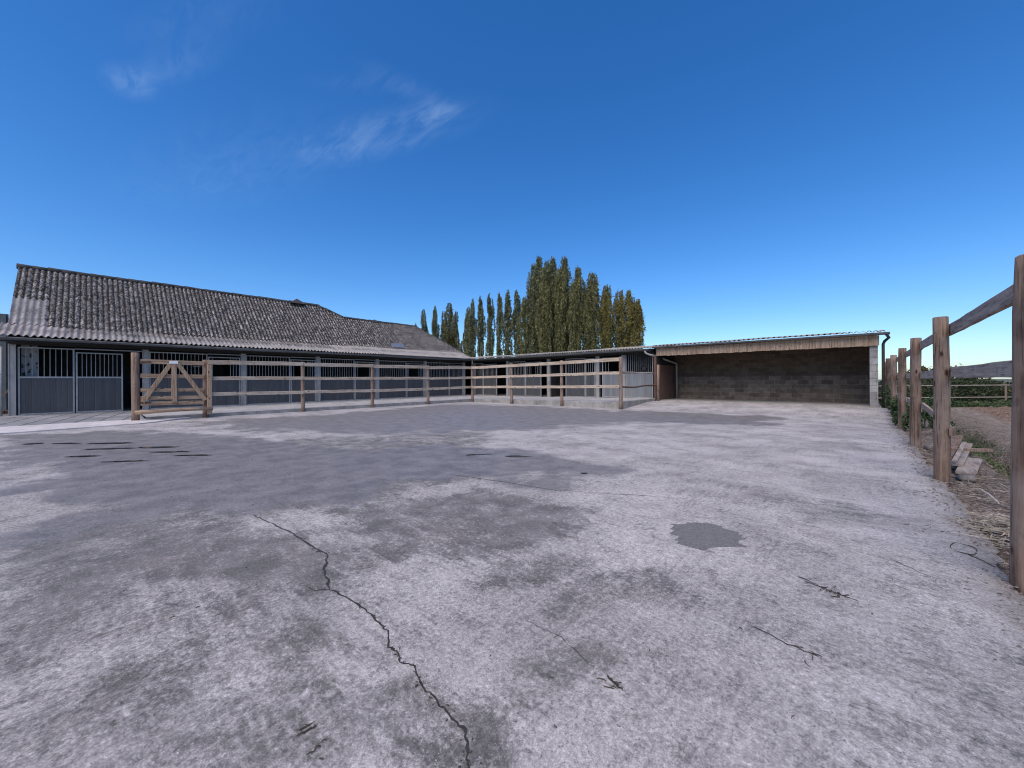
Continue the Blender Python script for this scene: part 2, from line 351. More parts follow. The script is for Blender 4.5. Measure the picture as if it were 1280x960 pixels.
M['hedge'] = mat_leaf('hedge_leaves', [(0.02,0.03,0.014),(0.045,0.06,0.025),(0.075,0.09,0.04),(0.13,0.12,0.06)])
M['weed'] = mat_leaf('weed_leaves', [(0.04,0.06,0.022),(0.07,0.10,0.04),(0.13,0.15,0.065)])
M['bark'] = simple('poplar_bark', (0.05,0.042,0.035), (0.13,0.115,0.10), 8, 0.9, (1,1,0.2))

# ------------------------------------------------------------------ ground
def zyard(X, Y):
    r = 0.19*sstep(15.3, 18.6, Y) * sstep(-9.5, -7.6, X)
    r += 0.012*fbm(X*0.35, Y*0.35, 3.0, 3)*(0 if Y > 15 else 1)
    ra = sstep(-15.6, -21.8, X)*0.11 if Y < 1.9 else 0
    return r + ra*0
def zplat(X, Y):
    return 0.11 + 0.003*max(Y, 0) + 0.0155*max(X+17.1, 0)

def inpoly(x, y, P):
    c = False; n = len(P)
    for i in range(n):
        x1, y1 = P[i]; x2, y2 = P[i-1]
        if (y1 > y) != (y2 > y) and x < (x2-x1)*(y-y1)/(y2-y1)+x1: c = not c
    return c
def pdist(x, y, P):
    d = 1e9; n = len(P)
    for i in range(n):
        x1, y1 = P[i]; x2, y2 = P[i-1]; dx, dy = x2-x1, y2-y1
        t = max(0, min(1, ((x-x1)*dx+(y-y1)*dy)/(dx*dx+dy*dy+1e-9)))
        d = min(d, math.hypot(x-x1-t*dx, y-y1-t*dy))
    return -d if inpoly(x, y, P) else d
STAIN = [(1, [(-4.5, -0.43), (-4.24, 1.12), (-2.68, 1.19), (-2.14, 0.91), (-0.99, 0.78), (-2.07, -0.2)], 0.3, 0.42), (1, [(-1.59, 0.85), (-1.18, 0.93), (-0.91, 0.85), (-0.99, 0.78), (-1.2, 0.87)], 0.05, 0.7), (0, [(-15.04, -1.45), (-14.37, 0.66), (-12.05, 1.81), (-9.74, 2.57), (-7.52, 2.89), (-6.93, 3.87), (-5.97, 4.69), (-4.68, 5.12), (-3.61, 5.1), (-2.51, 4.88), (-2.56, 4.32), (-3.15, 3.45), (-3.55, 3.29), (-4.03, 2.68), (-4.01, 1.7), (-4.19, 1.1), (-4.71, 0.71), (-5.15, 0.03), (-4.44, -0.21), (-4.13, -0.4)], 0.8, 0.85), (0, [(-16.45, 12.92), (-10.64, 15.05), (-4.62, 13.6), (-4.64, 10.45), (-6.27, 6.87), (-8.04, 4.49), (-11.45, 2.5), (-15.75, 1.78), (-15.18, 5.84)], 0.9, 0.68), (0, [(-7.39, 15.07), (-1.49, 15.43), (-1.87, 12.26), (-4.3, 10.73), (-7.36, 11.37)], 0.8, 0.75), (0, [(-5.71, 4.13), (-3.96, 5.14), (-2.6, 4.94), (-2.89, 4.09), (-3.7, 3.73), (-4.44, 3.21)], 0.3, 0.85), (1, [(-3.83, 1.48), (-3.29, 3.05), (-1.92, 3.17), (-1.74, 2.81), (-1.89, 2.07), (-2.13, 1.68), (-2.5, 1.52), (-3.26, 1.45)], 0.18, 0.8), (1, [(-3.2, 1.63), (-2.75, 2.16), (-2.18, 1.72), (-2.54, 1.48)], 0.14, 0.7), (1, [(-4.71, -0.45), (-5.29, 0.19), (-3.99, 1.05), (-2.8, 1.08), (-2.44, 0.64), (-3.03, 0.45), (-3.15, 0.11), (-2.81, -0.04), (-2.83, -0.27)], 0.25, 0.75), (1, [(-11.05, -0.14), (-6.86, 6.37), (-3.55, 3.29), (-4.07, -0.05)], 0.4, 0.6), (1, [(-3.05, 0.2), (-2.63, 0.69), (-1.82, 0.85), (-1.58, 0.67), (-1.93, 0.42), (-2.37, 0.21)], 0.12, 0.55), (1, [(-1.54, 0.72), (-1.42, 0.94), (-0.95, 1.04), (-0.83, 0.91), (-1.14, 0.64), (-1.48, 0.57)], 0.05, 0.6), (1, [(-1.33, 2.24), (-0.89, 2.61), (-0.81, 2.38), (-0.98, 2.11), (-1.16, 1.79), (-1.2, 1.62), (-1.29, 1.68)], 0.1, 0.5), (1, [(-1.53, 1.68), (-1.43, 2.02), (-1.3, 2.42), (-1.62, 2.3), (-1.88, 1.9), (-1.74, 1.61)], 0.08, 0.5), (1, [(-1.14, 1.25), (-0.96, 1.62), (-0.77, 1.58), (-0.91, 1.28)], 0.05, 0.6), (1, [(-1.45, 5.13), (0.12, 4.98), (-0.09, 4.27), (-1.38, 4.32)], 0.15, 0.25), (1, [(0.25, 2.38), (0.57, 3.0), (0.44, 2.3), (0.26, 2.14)], 0.08, 0.3), (2, [(-1.23, 3.3), (-1.17, 3.34), (-1.21, 3.4), (-1.02, 3.61), (-0.87, 3.64), (-0.75, 3.55), (-0.67, 3.39), (-0.66, 3.27), (-0.78, 3.16), (-0.86, 3.03), (-0.98, 3.03), (-1.07, 3.03), (-1.07, 3.15), (-1.17, 3.22)], 0.012, 1.0), (1, [(-1.45, 5.13), (-0.73, 8.74), (-0.49, 8.62), (-1.1, 3.25), (-1.2, 2.22), (-1.32, 2.23)], 0.05, -0.3)]
BB = [(k, P, w, s, min(p[0] for p in P)-w*2, max(p[0] for p in P)+w*2, min(p[1] for p in P)-w*2, max(p[1] for p in P)+w*2) for k, P, w, s in STAIN]
def stain(x, y):
    out = [0.0, 0.0, 0.0]
    for k, P, w, s, xa, xb, ya, yb in BB:
        if xa < x < xb and ya < y < yb:
            d = pdist(x, y, P)
            if k == 2: d += 0.05*fbm(x*9, y*9, 1, 4)
            else: d += w*0.9*fbm(x*1.3, y*1.3, 5, 4)
            v = s*(1-sstep(-w, w, d))
            out[k] = max(out[k], v) if s > 0 else max(0, out[k]+v)
    return out

def grid_axis(a, b, fine):
    """positions from a to b, step taken from the function fine(pos)"""
    r = [a]
    while r[-1] < b: r.append(min(b, r[-1]+fine(r[-1])))
    return r
def build_yard():
    xs = grid_axis(-17.05, 0.95, lambda x: 0.035 if x > -1.6 else (0.06 if x > -4.6 else 0.12))
    ys = grid_axis(-9.0, 19.25, lambda y: 0.3 if y < -1 else (0.05 if y < 4.2 else (0.10 if y < 9 else 0.2)))
    xs = [-17.9] + xs
    vs = []; cols = []
    for y in ys:
        for i, x in enumerate(xs):
            X = x
            if i == len(xs)-1 or x > 0.70:      # broken slab edge on the field side
                e = 0.73 + 0.07*fbm(y*1.1, 1.0, 0, 4) + 0.05*fbm(y*5, 2, 0, 4) - 0.05*sstep(5, 3.4, y)
                X = min(x, e)
            z = zyard(X, y) - (0.0 if X < 0.55 else 0.02*sstep(0.55, 0.8, X)) + 0.004*fbm(X*3, y*3, 2, 4)
            vs.append((X, y, z)); cols.append(stain(X, y))
    nx = len(xs); fs = [(j*nx+i, j*nx+i+1, (j+1)*nx+i+1, (j+1)*nx+i) for j in range(len(ys)-1) for i in range(nx-1)]
    me = bpy.data.meshes.new('yard_pavement'); me.from_pydata(vs, [], fs)
    ca = me.attributes.new('stain', 'FLOAT_COLOR', 'POINT')
    flat = []
    for c in cols: flat += [c[0], c[1], c[2], 1.0]
    ca.data.foreach_set('color', flat)
    me.polygons.foreach_set('use_smooth', [True]*len(me.polygons)); me.materials.append(M['yard']); me.update()
    o = bpy.data.objects.new('yard_pavement', me); COL.objects.link(o); tag(o, kind='structure')
build_yard()

b = MB(); b.add([(-900,-900,-0.45),(900,-900,-0.45),(900,900,-0.45),(-900,900,-0.45)], [(0,1,2,3)])
tag(b.build('ground', M['earth']), kind='structure')
# solid bed under slabs
def build_field():
    xs = grid_axis(0.5, 80, lambda x: 0.05 if x < 4.5 else (0.2 if x < 9 else 1.2 if x < 20 else 6))
    ys = grid_axis(-3, 110, lambda y: 0.07 if y < 14 else (0.16 if y < 24 else 1.0 if y < 36 else 6))
    vs = []; cols = []
    for y in ys:
        for x in xs:
            soil = -0.07 + 0.05*fbm(x*2.2, y*2.2, 0, 5) + 0.02*fbm(x*9, y*9, 4, 3)
            xd = 1.55 + 0.010*y
            dit = math.exp(-((x-xd)/0.22)**2)
            bankx = sstep(xd+.1, xd+1.2, x)
            z = soil + 0.05*sstep(0.95, 1.25, x) - 0.26*dit*sstep(3, 5, y)
            z += 0.05*bankx
            pl = sstep(xd+1.1, xd+1.6, x)
            z += pl*(0.07*mnoise.noise(Vector((x*2.6, y*2.6, 1)))+0.05*fbm(x*5, y*5, 2, 3))
            if x < 0.78: z = -0.12 + (z+0.12)*sstep(0.6, 0.78, x)
            D = -x*0.674 + y*0.738
            far = sstep(15.6, 17.0, D)
            z = z*(1-far) + far*(-0.02 + 0.03*fbm(x, y, 0, 3))
            g = max(far*0.95, 0.85*math.exp(-((x-xd)/0.26)**2)*sstep(5.5, 7.5, y)*sstep(-.3, .2, fbm(x*2, y*2, 7, 3)))
            vs.append((x, y, z)); cols += [bankx*(1-pl), pl, g, 1]
    nx = len(xs); fs = [(j*nx+i, j*nx+i+1, (j+1)*nx+i+1, (j+1)*nx+i) for j in range(len(ys)-1) for i in range(nx-1)]
    me = bpy.data.meshes.new('field_soil'); me.from_pydata(vs, [], fs)
    ca = me.attributes.new('zone', 'FLOAT_COLOR', 'POINT'); ca.data.foreach_set('color', cols)
    me.polygons.foreach_set('use_smooth', [True]*len(me.polygons)); me.materials.append(M['field']); me.update()
    o = bpy.data.objects.new('field_soil', me); COL.objects.link(o); tag(o, kind='structure')
build_field()

# raised stable platform with kerb (left run and rear run)
def platform():
    def quadstrip(b, pts, mi=0):
        pass
    b = MB()
    ys = [1.2 + i*0.5 for i in range(29)] ; ys[-1] = 15.3
    ys = [y for y in ys if y <= 15.3]
    for y0, y1 in zip(ys, ys[1:]):
        b.add([(-17.2,y0,zplat(-17.2,y0)),(-26,y0,zplat(-22,y0)),(-26,y1,zplat(-22,y1)),(-17.2,y1,zplat(-17.2,y1))], [(0,3,2,1)])
    xs = [-17.2 + i*0.5 for i in range(20)]; xs[-1] = -7.68
    b.add([(-26,15.3,zplat(-22,15.3)),(-17.2,15.3,zplat(-17.2,15.3)),(-17.2,24,zplat(-17.2,15.3)),(-26,24,zplat(-22,15.3))], [(0,1,2,3)])
    for x0, x1 in zip(xs, xs[1:]):
        za, zb = zplat(x0,15.3), zplat(x1,15.3)
        b.add([(x0,15.3,za),(x1,15.3,zb),(x1,24,zb),(x0,24,za)], [(0,1,2,3)])
    tag(b.build('platform_floor', M['slab']), kind='structure')
    k = MB()
    def kerbseg(x0,y0,x1,y1,nx,ny):
        # top 0.13 wide, 3 mm proud of the slab
        t = 0.13
        za, zb = zplat(x0,y0)+0.004, zplat(x1,y1)+0.004
        o = Vector((nx,ny,0))
        A=Vector((x0,y0,0)); B=Vector((x1,y1,0))
        r = 0.012
        k.add([A+Vector((0,0,-.2)), B+Vector((0,0,-.2)), B+Vector((0,0,zb-r)), A+Vector((0,0,za-r)),
               A-o*r+Vector((0,0,za)), B-o*r+Vector((0,0,zb)), B-o*t+Vector((0,0,zb)), A-o*t+Vector((0,0,za)),
               B-o*t+Vector((0,0,zb-.05)), A-o*t+Vector((0,0,za-.05))],
              [(0,1,2,3),(3,2,5,4),(4,5,6,7),(7,6,8,9)])
    y = 1.2
    while y < 15.26:
        y1 = min(15.26, y+1.0); kerbseg(-17.2, y, -17.2, y1-0.006, 1, 0); y = y1
    x = -17.2
    while x < -7.66:
        x1 = min(-7.66, x+1.0); kerbseg(x, 15.27, x1-0.006, 15.27, 0, -1); x = x1
    y = 15.27
    while y < 19.2:
        y1 = min(19.2, y+1.0); kerbseg(-7.66, y, -7.66, y1-0.006, 1, 0); y = y1
    tag(k.build('platform_kerb', M['kerb']), kind='structure')
    # low inner kerb line halfway across the left run
    # shed slab
    s = MB(); s.box(-7.66, 0.5, 19.0, 24, 0.0, 0.235)
    tag(s.build('shed_floor', M['kerb']), kind='structure')
platform()
# paved ramp in front of the first stall
def ramp():
    b = MB(); n = 26
    edge = lambda y: (-15.45 - .18*(y+1.5)) if y < .9 else -15.88 - 1.22*sstep(.9, 2.3, y)
    inner = lambda y: -17.5
    ys = [-9 + i*(10.2/30) for i in range(31)]
    def zr(x, y): return 0.012 + 0.098*sstep(-15.5, -21.0, x)
    P = MB(); Q = MB()
    for y0, y1 in zip(ys, ys[1:]):
        for k in range(10):
            xa = inner(0) + (-26-inner(0))*k/10; xb = inner(0) + (-26-inner(0))*(k+1)/10
            P.add([(xa,y0,zr(xa,y0)),(xb,y0,zr(xb,y0)),(xb,y1,zr(xb,y1)),(xa,y1,zr(xa,y1))], [(0,3,2,1)])
    ys2 = [-9 + i*(11.3/34) for i in range(35)]
    for y0, y1 in zip(ys2, ys2[1:]):
        w0 = -17.5; e0 = edge(y0); e1 = edge(y1)
        if y0 > 1.0: w0 = -17.15
        Q.add([(w0,y0,zr(w0,y0)+.006),(e0,y0,0.034),(e1,y1,0.034),(w0,y1,zr(w0,y1)+.006)], [(0,1,2,3)])
        Q.add([(e0,y0,0.034),(e0,y0,-0.05),(e1,y1,-0.05),(e1,y1,0.034)], [(0,1,2,3)])
    tag(P.build('pavement', M['paver']), kind='structure'); tag(Q.build('concrete_ramp_strip', M['strip']), kind='structure')
ramp()

# crack: an open fissure, dirt-filled, drawn as a ribbon of uneven width
def ribbon(pts, w0, w1, jit, sub=5, seed=1):
    rnd = random.Random(seed); P = []
    for i in range(len(pts)-1):
        for k in range(sub):
            t = k/sub; x = pts[i][0]*(1-t)+pts[i+1][0]*t; y = pts[i][1]*(1-t)+pts[i+1][1]*t
            P.append((x+rnd.uniform(-jit,jit), y+rnd.uniform(-jit,jit)))
    P.append(pts[-1]); b = MB(); ph = seed*3.7; n = len(P); vs = []
    for i, (x, y) in enumerate(P):
        a = P[max(0,i-1)]; c = P[min(n-1,i+1)]; dx, dy = c[0]-a[0], c[1]-a[1]; L = math.hypot(dx,dy)+1e-6
        w = (w0+(w1-w0)*i/n)*rnd.uniform(0.45,1.2)/2*(.55+1.1*abs(mnoise.noise(Vector((i*.16, ph, 0)))))*1.2*(1.9 if rnd.random() < .07 else 1)
        if i in (0, n-1): w *= 0.1
        z = zyard(x,y)+0.004*fbm(x*3, y*3, 2, 4)+0.0025
        vs += [(x-dy/L*w, y+dx/L*w, z), (x+dy/L*w, y-dx/L*w, z)]
    b.add(vs, [(2*i,2*i+1,2*i+3,2*i+2) for i in range(n-1)]); return b
CR = [(-4.25,1.02),(-3.99,1.05),(-3.74,1.08),(-3.53,1.1),(-3.31,1.12),(-3.03,1.12),(-2.86,1.15),(-2.65,1.04),(-2.50,1.0),(-2.36,0.96),(-2.22,0.99),(-2.02,1.01),(-1.85,1.0),(-1.74,0.99),(-1.65,0.94),(-1.58,0.95),(-1.53,0.92),(-1.46,0.95),(-1.33,0.91),(-1.21,0.9),(-1.1,0.9),(-1.04,0.89),(-0.99,0.85),(-0.94,0.81),(-0.86,0.74),(-0.8,0.7)]
c = ribbon(CR, 0.016, 0.0085, 0.007, 5, 3)
c2 = ribbon([(-2.36,0.96),(-2.42,0.9),(-2.5,0.88)], 0.012, 0.004, 0.004, 4, 5); c.add(c2.v, c2.f)
tag(c.build('yard_crack', M['crack']), kind='structure')
hair = MB()
for pts, w, sd in [([(-4.1,3.2),(-3.3,3.4),(-2.6,3.55),(-1.9,3.95),(-1.2,4.3)], 0.010, 2), ([(-0.42,2.26),(-0.26,2.2),(-0.15,2.19)], 0.012, 4), ([(-0.28,2.98),(-0.13,2.92),(-0.02,2.9)], 0.016, 6), ([(-.31,3.02),(-.2,2.97)], 0.014, 16),
                   ([(-0.80,1.46),(-0.74,1.44),(-0.70,1.43)], 0.011, 8), ([(-1.3,1.52),(-1.09,1.54),(-0.9,1.47)], 0.004, 9), ([(0.1,3.75),(0.3,3.55),(0.45,3.5)], 0.006, 11)]:
    r_ = ribbon(pts, w, w*0.5, 0.006, 6, sd); hair.add(r_.v, r_.f)
tag(hair.build('hairline_cracks', M['crack']), kind='structure')

# shallow puddles in the low spots
def puddle(cx, cy, rx, ry, ang, seed):
    b = MB(); n = 44; vs = [(cx, cy, zyard(cx,cy)+0.010)]
    for i in range(n):
        a = 2*PI*i/n; k = 1+0.45*fbm(math.cos(a)*2+seed, math.sin(a)*2, seed, 4)
        x = rx*k*math.cos(a); y = ry*k*math.sin(a)
        vs.append((cx+x*math.cos(ang)-y*math.sin(ang), cy+x*math.sin(ang)+y*math.cos(ang), zyard(cx,cy)+0.010))
    b.add(vs, [(0,1+i,1+(i+1)%n) for i in range(n)]); return b
pw = MB()
for i, p in enumerate([(-12.5,-0.8,.18,.09,.9),(-11.4,0.25,.42,.07,.85),(-12.0,-.35,.3,.06,.8),(-9.75,-0.1,.3,.05,.85),(-10.0,0.85,.40,.08,.8),(-10.5,.2,.4,.05,.9),(-8.6,0.35,.3,.035,.9),(-8.4,1.15,.3,.04,.85),(-9.1,.95,.35,.05,.8),
                      (-4.83,4.3,.12,.025,.9),(-4.75,4.42,.22,.02,.8),(-4.23,4.66,.14,.03,.8),(-4.1,4.72,.18,.018,.8),(-2.75,4.44,.05,.02,.8)]):
    q = puddle(*p, i*3.1+1); pw.add(q.v, q.f)
tag(pw.build('puddle_water', M['water']), kind='structure')

# ------------------------------------------------------------------ roofs
def wave(p, pitch, amp):
    a = (p/pitch) % 1.0
    return amp*(math.cos(2*PI*a))
def corr_roof(b, axis, p0, p1, pitch, amp, prof, step=8, thick=0.012, mi=0, mifn=None, topfn=None, course=None, lip=0.012, seed=0):
    """corrugated sheet; waves repeat along 'axis' (0 X or 1 Y) from p0 to p1; prof(t) -> (other, z) for t 0..1 up the slope"""
    n = max(2, int((p1-p0)/pitch*step)); rnd = random.Random(seed)
    rows = course or 6
    colj = {}
    rid = []
    for i in range(n+1):
        p = p0+(p1-p0)*i/n
        tmax = topfn(p) if topfn else 1.0
        col = []
        w = wave(p-p0, pitch, amp)
        k = int((p-p0)/pitch)
        for r in range(rows):
            for e in (0, 1):
                t = min((r+e)/rows, tmax)
                o, z = prof(t)
                if (k, r) not in colj: colj[(k, r)] = (rnd.uniform(-.006,.006), rnd.uniform(-.008,.008))
                lift = (lip if e == 0 else 0.0) + colj[(k, r)][0]
                oo = o + colj[(k, r)][1]*(1 if e == 0 else 0)
                sag = 0.03*fbm(p*0.25, r*0.25, seed, 3)
                col.append(((oo, p, z+w+lift+sag) if axis == 1 else (p, oo, z+w+lift+sag)))
        rid.append((col, tmax))
    base = len(b.v); H = rows*2
    for col, _ in rid: b.v += col
    for i in range(n):
        for r in range(rows):
            if r/rows >= max(rid[i][1], rid[i+1][1]) : continue
            a0 = base+i*H+2*r; c0 = base+(i+1)*H+2*r
            m = mifn(p0+(p1-p0)*(i+.5)/n, (r+.5)/rows) if mifn else mi
            f = (a0, c0, c0+1, a0+1); b.f.append(f); b.m.append(m)
            if r+1 < rows and (r+1)/rows < min(rid[i][1], rid[i+1][1]):
                b.f.append((a0+1, c0+1, c0+2, a0+2)); b.m.append(m)
        # front lip thickness
        a0 = base+i*H; c0 = base+(i+1)*H
        va = Vector(b.v[a0]); vc = Vector(b.v[c0])
        m = mifn(p0+(p1-p0)*(i+.5)/n, 0.01) if mifn else mi
        b.add([va, vc, vc-Vector((0,0,thick)), va-Vector((0,0,thick))], [(0,3,2,1)], m)

def solidify(o, t):
    md = o.modifiers.new('thickness', 'SOLIDIFY'); md.thickness = t; md.offset = -1

# ---- left stable wing
LW = thing('stable_building', (-22,8.5,0), 'long low stable wing on the left under a steep old lichen covered tiled roof', 'stable')
def mainprof(t):  # t in 0..1 -> up to ridge 1
    return (-22.6-3.1*t, 3.36+0.877*3.1*t)
def maintop(y):
    if y <= 9.75: d = 3.1
    elif y <= 11.15: d = 3.1-0.8*(y-9.75)/1.4
    elif y <= 16.5: d = 2.3
    else: d = max(0.02, 2.3*(19.2-y)/2.7)
    return d/3.1
b = MB()
corr_roof(b, 1, -2.0, 19.2, 0.163, 0.04, mainprof, 10, mifn=lambda y, t: 1 if (y < -1.15+0.05*math.sin(t*40) and t < 0.45) else 0, topfn=maintop, course=12, lip=0.028, seed=2)
b.build('roof', [M['tile'], M['tile_pale']], LW, smooth=True)
# rear slope, hip end and verge board
b = MB()
b.add([(-25.7,-2,6.09),(-25.7,9.75,6.09),(-29.2,9.75,3.0),(-29.2,-2,3.0)], [(0,1,2,3)])
b.add([(-24.9,11.15,5.36),(-24.9,16.5,5.36),(-28.2,19.2,3.0),(-28.2,9.75,3.0)], [(0,1,2,3)])
b.add([(-25.7,9.75,6.07),(-24.9,11.15,5.34),(-28.2,11.3,3.0),(-28.2,9.75,3.0)], [(0,1,2,3)])
b.add([(-24.9,16.5,5.33),(-22.6,19.2,3.34),(-28.2,19.2,3.0)], [(0,1,2)])
b.build('rear_roof_slope', M['tile'], LW)
b = MB()
def ridge_line(a, c, r=0.11, seg=0.4):
    a = Vector(a); c = Vector(c); n = max(1, int((c-a).length/seg))
    for i in range(n):
        p = a.lerp(c, i/n); q = a.lerp(c, (i+1)/n+0.01); z = random.uniform(-.012,.012)
        b.tube([p+Vector((0,0,z)), q+Vector((0,0,z-.012))], [r*1.06, r*.94], 10)
ridge_line((-25.7,-2.05,6.07), (-25.7,9.75,6.07)); ridge_line((-25.7,9.75,6.07), (-24.9,11.15,5.34)); ridge_line((-24.9,11.15,5.36), (-24.9,16.5,5.33)); ridge_line((-24.9,16.5,5.33), (-22.65,19.2,3.36), .09)
b.build('ridge_tiles', M['ridge'], LW, smooth=True)
b = MB()   # small raised vent on the ridge
b.add([(-25.3,8.1,6.0),(-25.3,9.0,6.0),(-25.7,8.55,6.36),(-26.1,8.1,6.0),(-26.1,9.0,6.0)], [(0,1,2),(1,4,2),(4,3,2),(3,0,2)])
b.build('roof_vent', M['ridge'], LW)
b = MB()   # second, lower vent
b.add([(-24.7,12.9,5.3),(-24.7,13.6,5.3),(-24.9,13.2,5.52),(-25.1,12.9,5.3),(-25.1,13.6,5.3)], [(0,1,2),(1,4,2),(4,3,2),(3,0,2)])
b.build('roof_vent', M['ridge'], LW)
b = MB()
corr_roof(b, 1, -2.15, 19.15, 0.163, 0.032, lambda t: (-21.3-1.38*t, 2.86+0.53*t), 8, course=2, lip=0.02, seed=5,
          mifn=lambda y, t: 1 if y < -0.6 else (2 if (t > .35 and y < 9.1) else 0))
o = b.build('eave_roof_sheets', [M['eave'], M['tile_pale'], M['eave_dirty']], LW, smooth=True)
b = MB()  # skylight pane lying on the tiles
def onmain(y, d, off=0.06): return (-22.6-d+off*0.66, y, 3.36+0.877*d+off*0.75)
b.add([onmain(13.3,0.08),onmain(14.2,0.08),onmain(14.2,0.40),onmain(13.3,0.40)], [(0,1,2,3)])
b.build('skylight', M['glass'], LW)
# end gable wall, rear wall, floor beam, ceiling
b = MB()
b.add([(-22.1,-1.95,0),(-29,-1.95,0),(-29,-1.95,3.0),(-25.7,-1.95,5.95),(-22.6,-1.95,3.25),(-22.1,-1.95,3.0)], [(0,1,2,3,4,5)])
b.box(-25.9,-25.75,-1.9,19.3,0,3.3); b.box(-29,-28.9,-1.9,19.3,0,3.0)
b.box(-25.7,-22.0,-1.9,-1.8,0,2.9)
for y in (1.52,4.92,8.34,11.8,15.3,18.75): b.box(-25.7,-22.2,y-.05,y+.05,0.1,2.3)
b.box(-25.7,-21.9,-1.85,19.2,2.86,2.90)
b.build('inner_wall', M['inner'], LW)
b = MB(); b.box(-22.02,-21.86,-1.9,18.95,2.60,2.84); b.box(-21.55,-21.50,-2.1,19.0,2.66,2.83)
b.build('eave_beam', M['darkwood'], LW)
def gutter(axis, other, z, p0, p1, r, sgn, name, parent, n=10):
    """half-round channel with rim; opens upward; 'other' is the outer centre line"""
    b = MB(); ins = []; 
    for k in range(n+1):
        a = PI + PI*k/n; ins.append((math.cos(a)*r, math.sin(a)*r))
    prof = ins + [(q[0]*0.9, q[1]*0.9) for q in reversed(ins)]
    m = len(prof); vs = []; segs = max(2, int(abs(p1-p0)/2.5))
    for i in range(segs+1):
        p = p0+(p1-p0)*i/segs; sag = 0.012*math.sin(i*1.7)
        for (u, w) in prof: vs.append((other+u, p, z+w+sag) if axis == 1 else (p, other+u, z+w+sag))
    fs = [(i*m+q, i*m+(q+1)%m, (i+1)*m+(q+1)%m, (i+1)*m+q) for i in range(segs) for q in range(m)]
    b.add(vs, fs)
    for p in (p0, p1):    # end caps
        vs = [((other+u, p, z+w) if axis == 1 else (p, other+u, z+w)) for (u, w) in ins]; b.add(vs, [tuple(range(len(vs)))])
    # rim bead
    e = r*sgn
    b.tube([(other+e, p0, z) if axis == 1 else (p0, other+e, z), (other+e, p1, z) if axis == 1 else (p1, other+e, z)], 0.012, 6)
    # brackets
    q = p0+.4
    while q < p1:
        vs = []
        for k in range(n+1):
            a = PI + PI*k/n
            for dp in (-.015, .015):
                u, w = math.cos(a)*(r+.006), math.sin(a)*(r+.006); vs.append((other+u, q+dp, z+w) if axis == 1 else (q+dp, other+u, z+w))
        b.add(vs, [(2*k,2*k+1,2*k+3,2*k+2) for k in range(n)]); q += 0.9
    return b.build(name, M['gutter'], parent, smooth=True)
gutter(1, -21.26, 2.79, -2.25, 18.8, 0.085, 1, 'gutter', LW)

# columns of the left wing
colY = [-1.86,1.52,4.92,8.34,11.8,15.3,18.72]
for i, y in enumerate(colY):
    w = 0.095 if i else 0.085
    b = MB(); b.box(-22.06,-21.9,y-w,y+w,0.08,2.62)
    # steel channel flanges give the post a shadow line
    b.box(-21.9,-21.885,y-w,y-w+.03,0.08,2.61); b.box(-21.9,-21.885,y+w-.03,y+w,0.08,2.61)
    b.build('column', M['column'], LW)
# interior whitewashed pier seen through the first grille
t = NT('flaking_whitewash'); f = t.noise(t.coord(kind='World'), 7, 4, 0.55)
pier_m = t.out(t.ramp(f, [(0.56, (0.42,0.40,0.38)), (0.62, (0.05,0.045,0.04))]), 0.9)
b = MB(); b.box(-22.75,-22.45,-1.70,-1.33,0.1,2.85); b.build('inner_pier', pier_m, LW)

def stall_front(parent, kind, axis, pl, a, c, zb, z_mid=1.46, z_top=2.50, board='board', face=1, bars=None, name='stall_panel', spacing=0.13, tall=False):
    """one framed front bay between a and c on plane pl; face=+1 looks to +X (axis 1) or -Y (axis 0)"""
    def P(u, off, z):
        return (pl+off, u, z) if axis == 1 else (u, pl-off, z)
    def bx(b, u0, u1, o0, o1, z0, z1):
        A = P(u0, o0, z0); B = P(u1, o1, z1)
        b.box(min(A[0],B[0]),max(A[0],B[0]),min(A[1],B[1]),max(A[1],B[1]),z0,z1)
    fw = 0.045
    b = MB()
    bx(b, a, a+fw, -.02, .03, zb, z_top); bx(b, c-fw, c, -.02, .03, zb, z_top)
    bx(b, a+fw, c-fw, -.02, .03, zb, zb+.05); bx(b, a+fw, c-fw, -.02, .032, z_mid-.03, z_mid+.03); bx(b, a+fw, c-fw, -.02, .03, z_top-.04, z_top)
    part = b.build(name, M['galv'], parent)
    b = MB(); bx(b, a+fw, c-fw, -.012, .012, zb+.05, z_mid-.03)
    sub(b.build('infill_board', M[board]), part)
    part_children = 1
    b = MB(); n = max(2, round((c-a-2*fw)/spacing))
    for i in range(1, n):
        if b.v and bars and not bars((i)/n):
            sub(b.build('bar_grille', M['galv'], smooth=True), part); b = MB()
        u = a+fw+(c-a-2*fw)*i/n
        if bars and not bars((u-a)/(c-a)): continue
        p0 = P(u, 0.0, z_mid+.02); p1 = P(u, 0.0, z_top-.02); b.tube([p0, p1], 0.011, 6, cap=False)
    if b.v: sub(b.build('bar_grille', M['galv'], smooth=True), part)
    return part
def fix_sub():
    pass
zb = lambda y: 0.115 + 0.003*max(0, y)
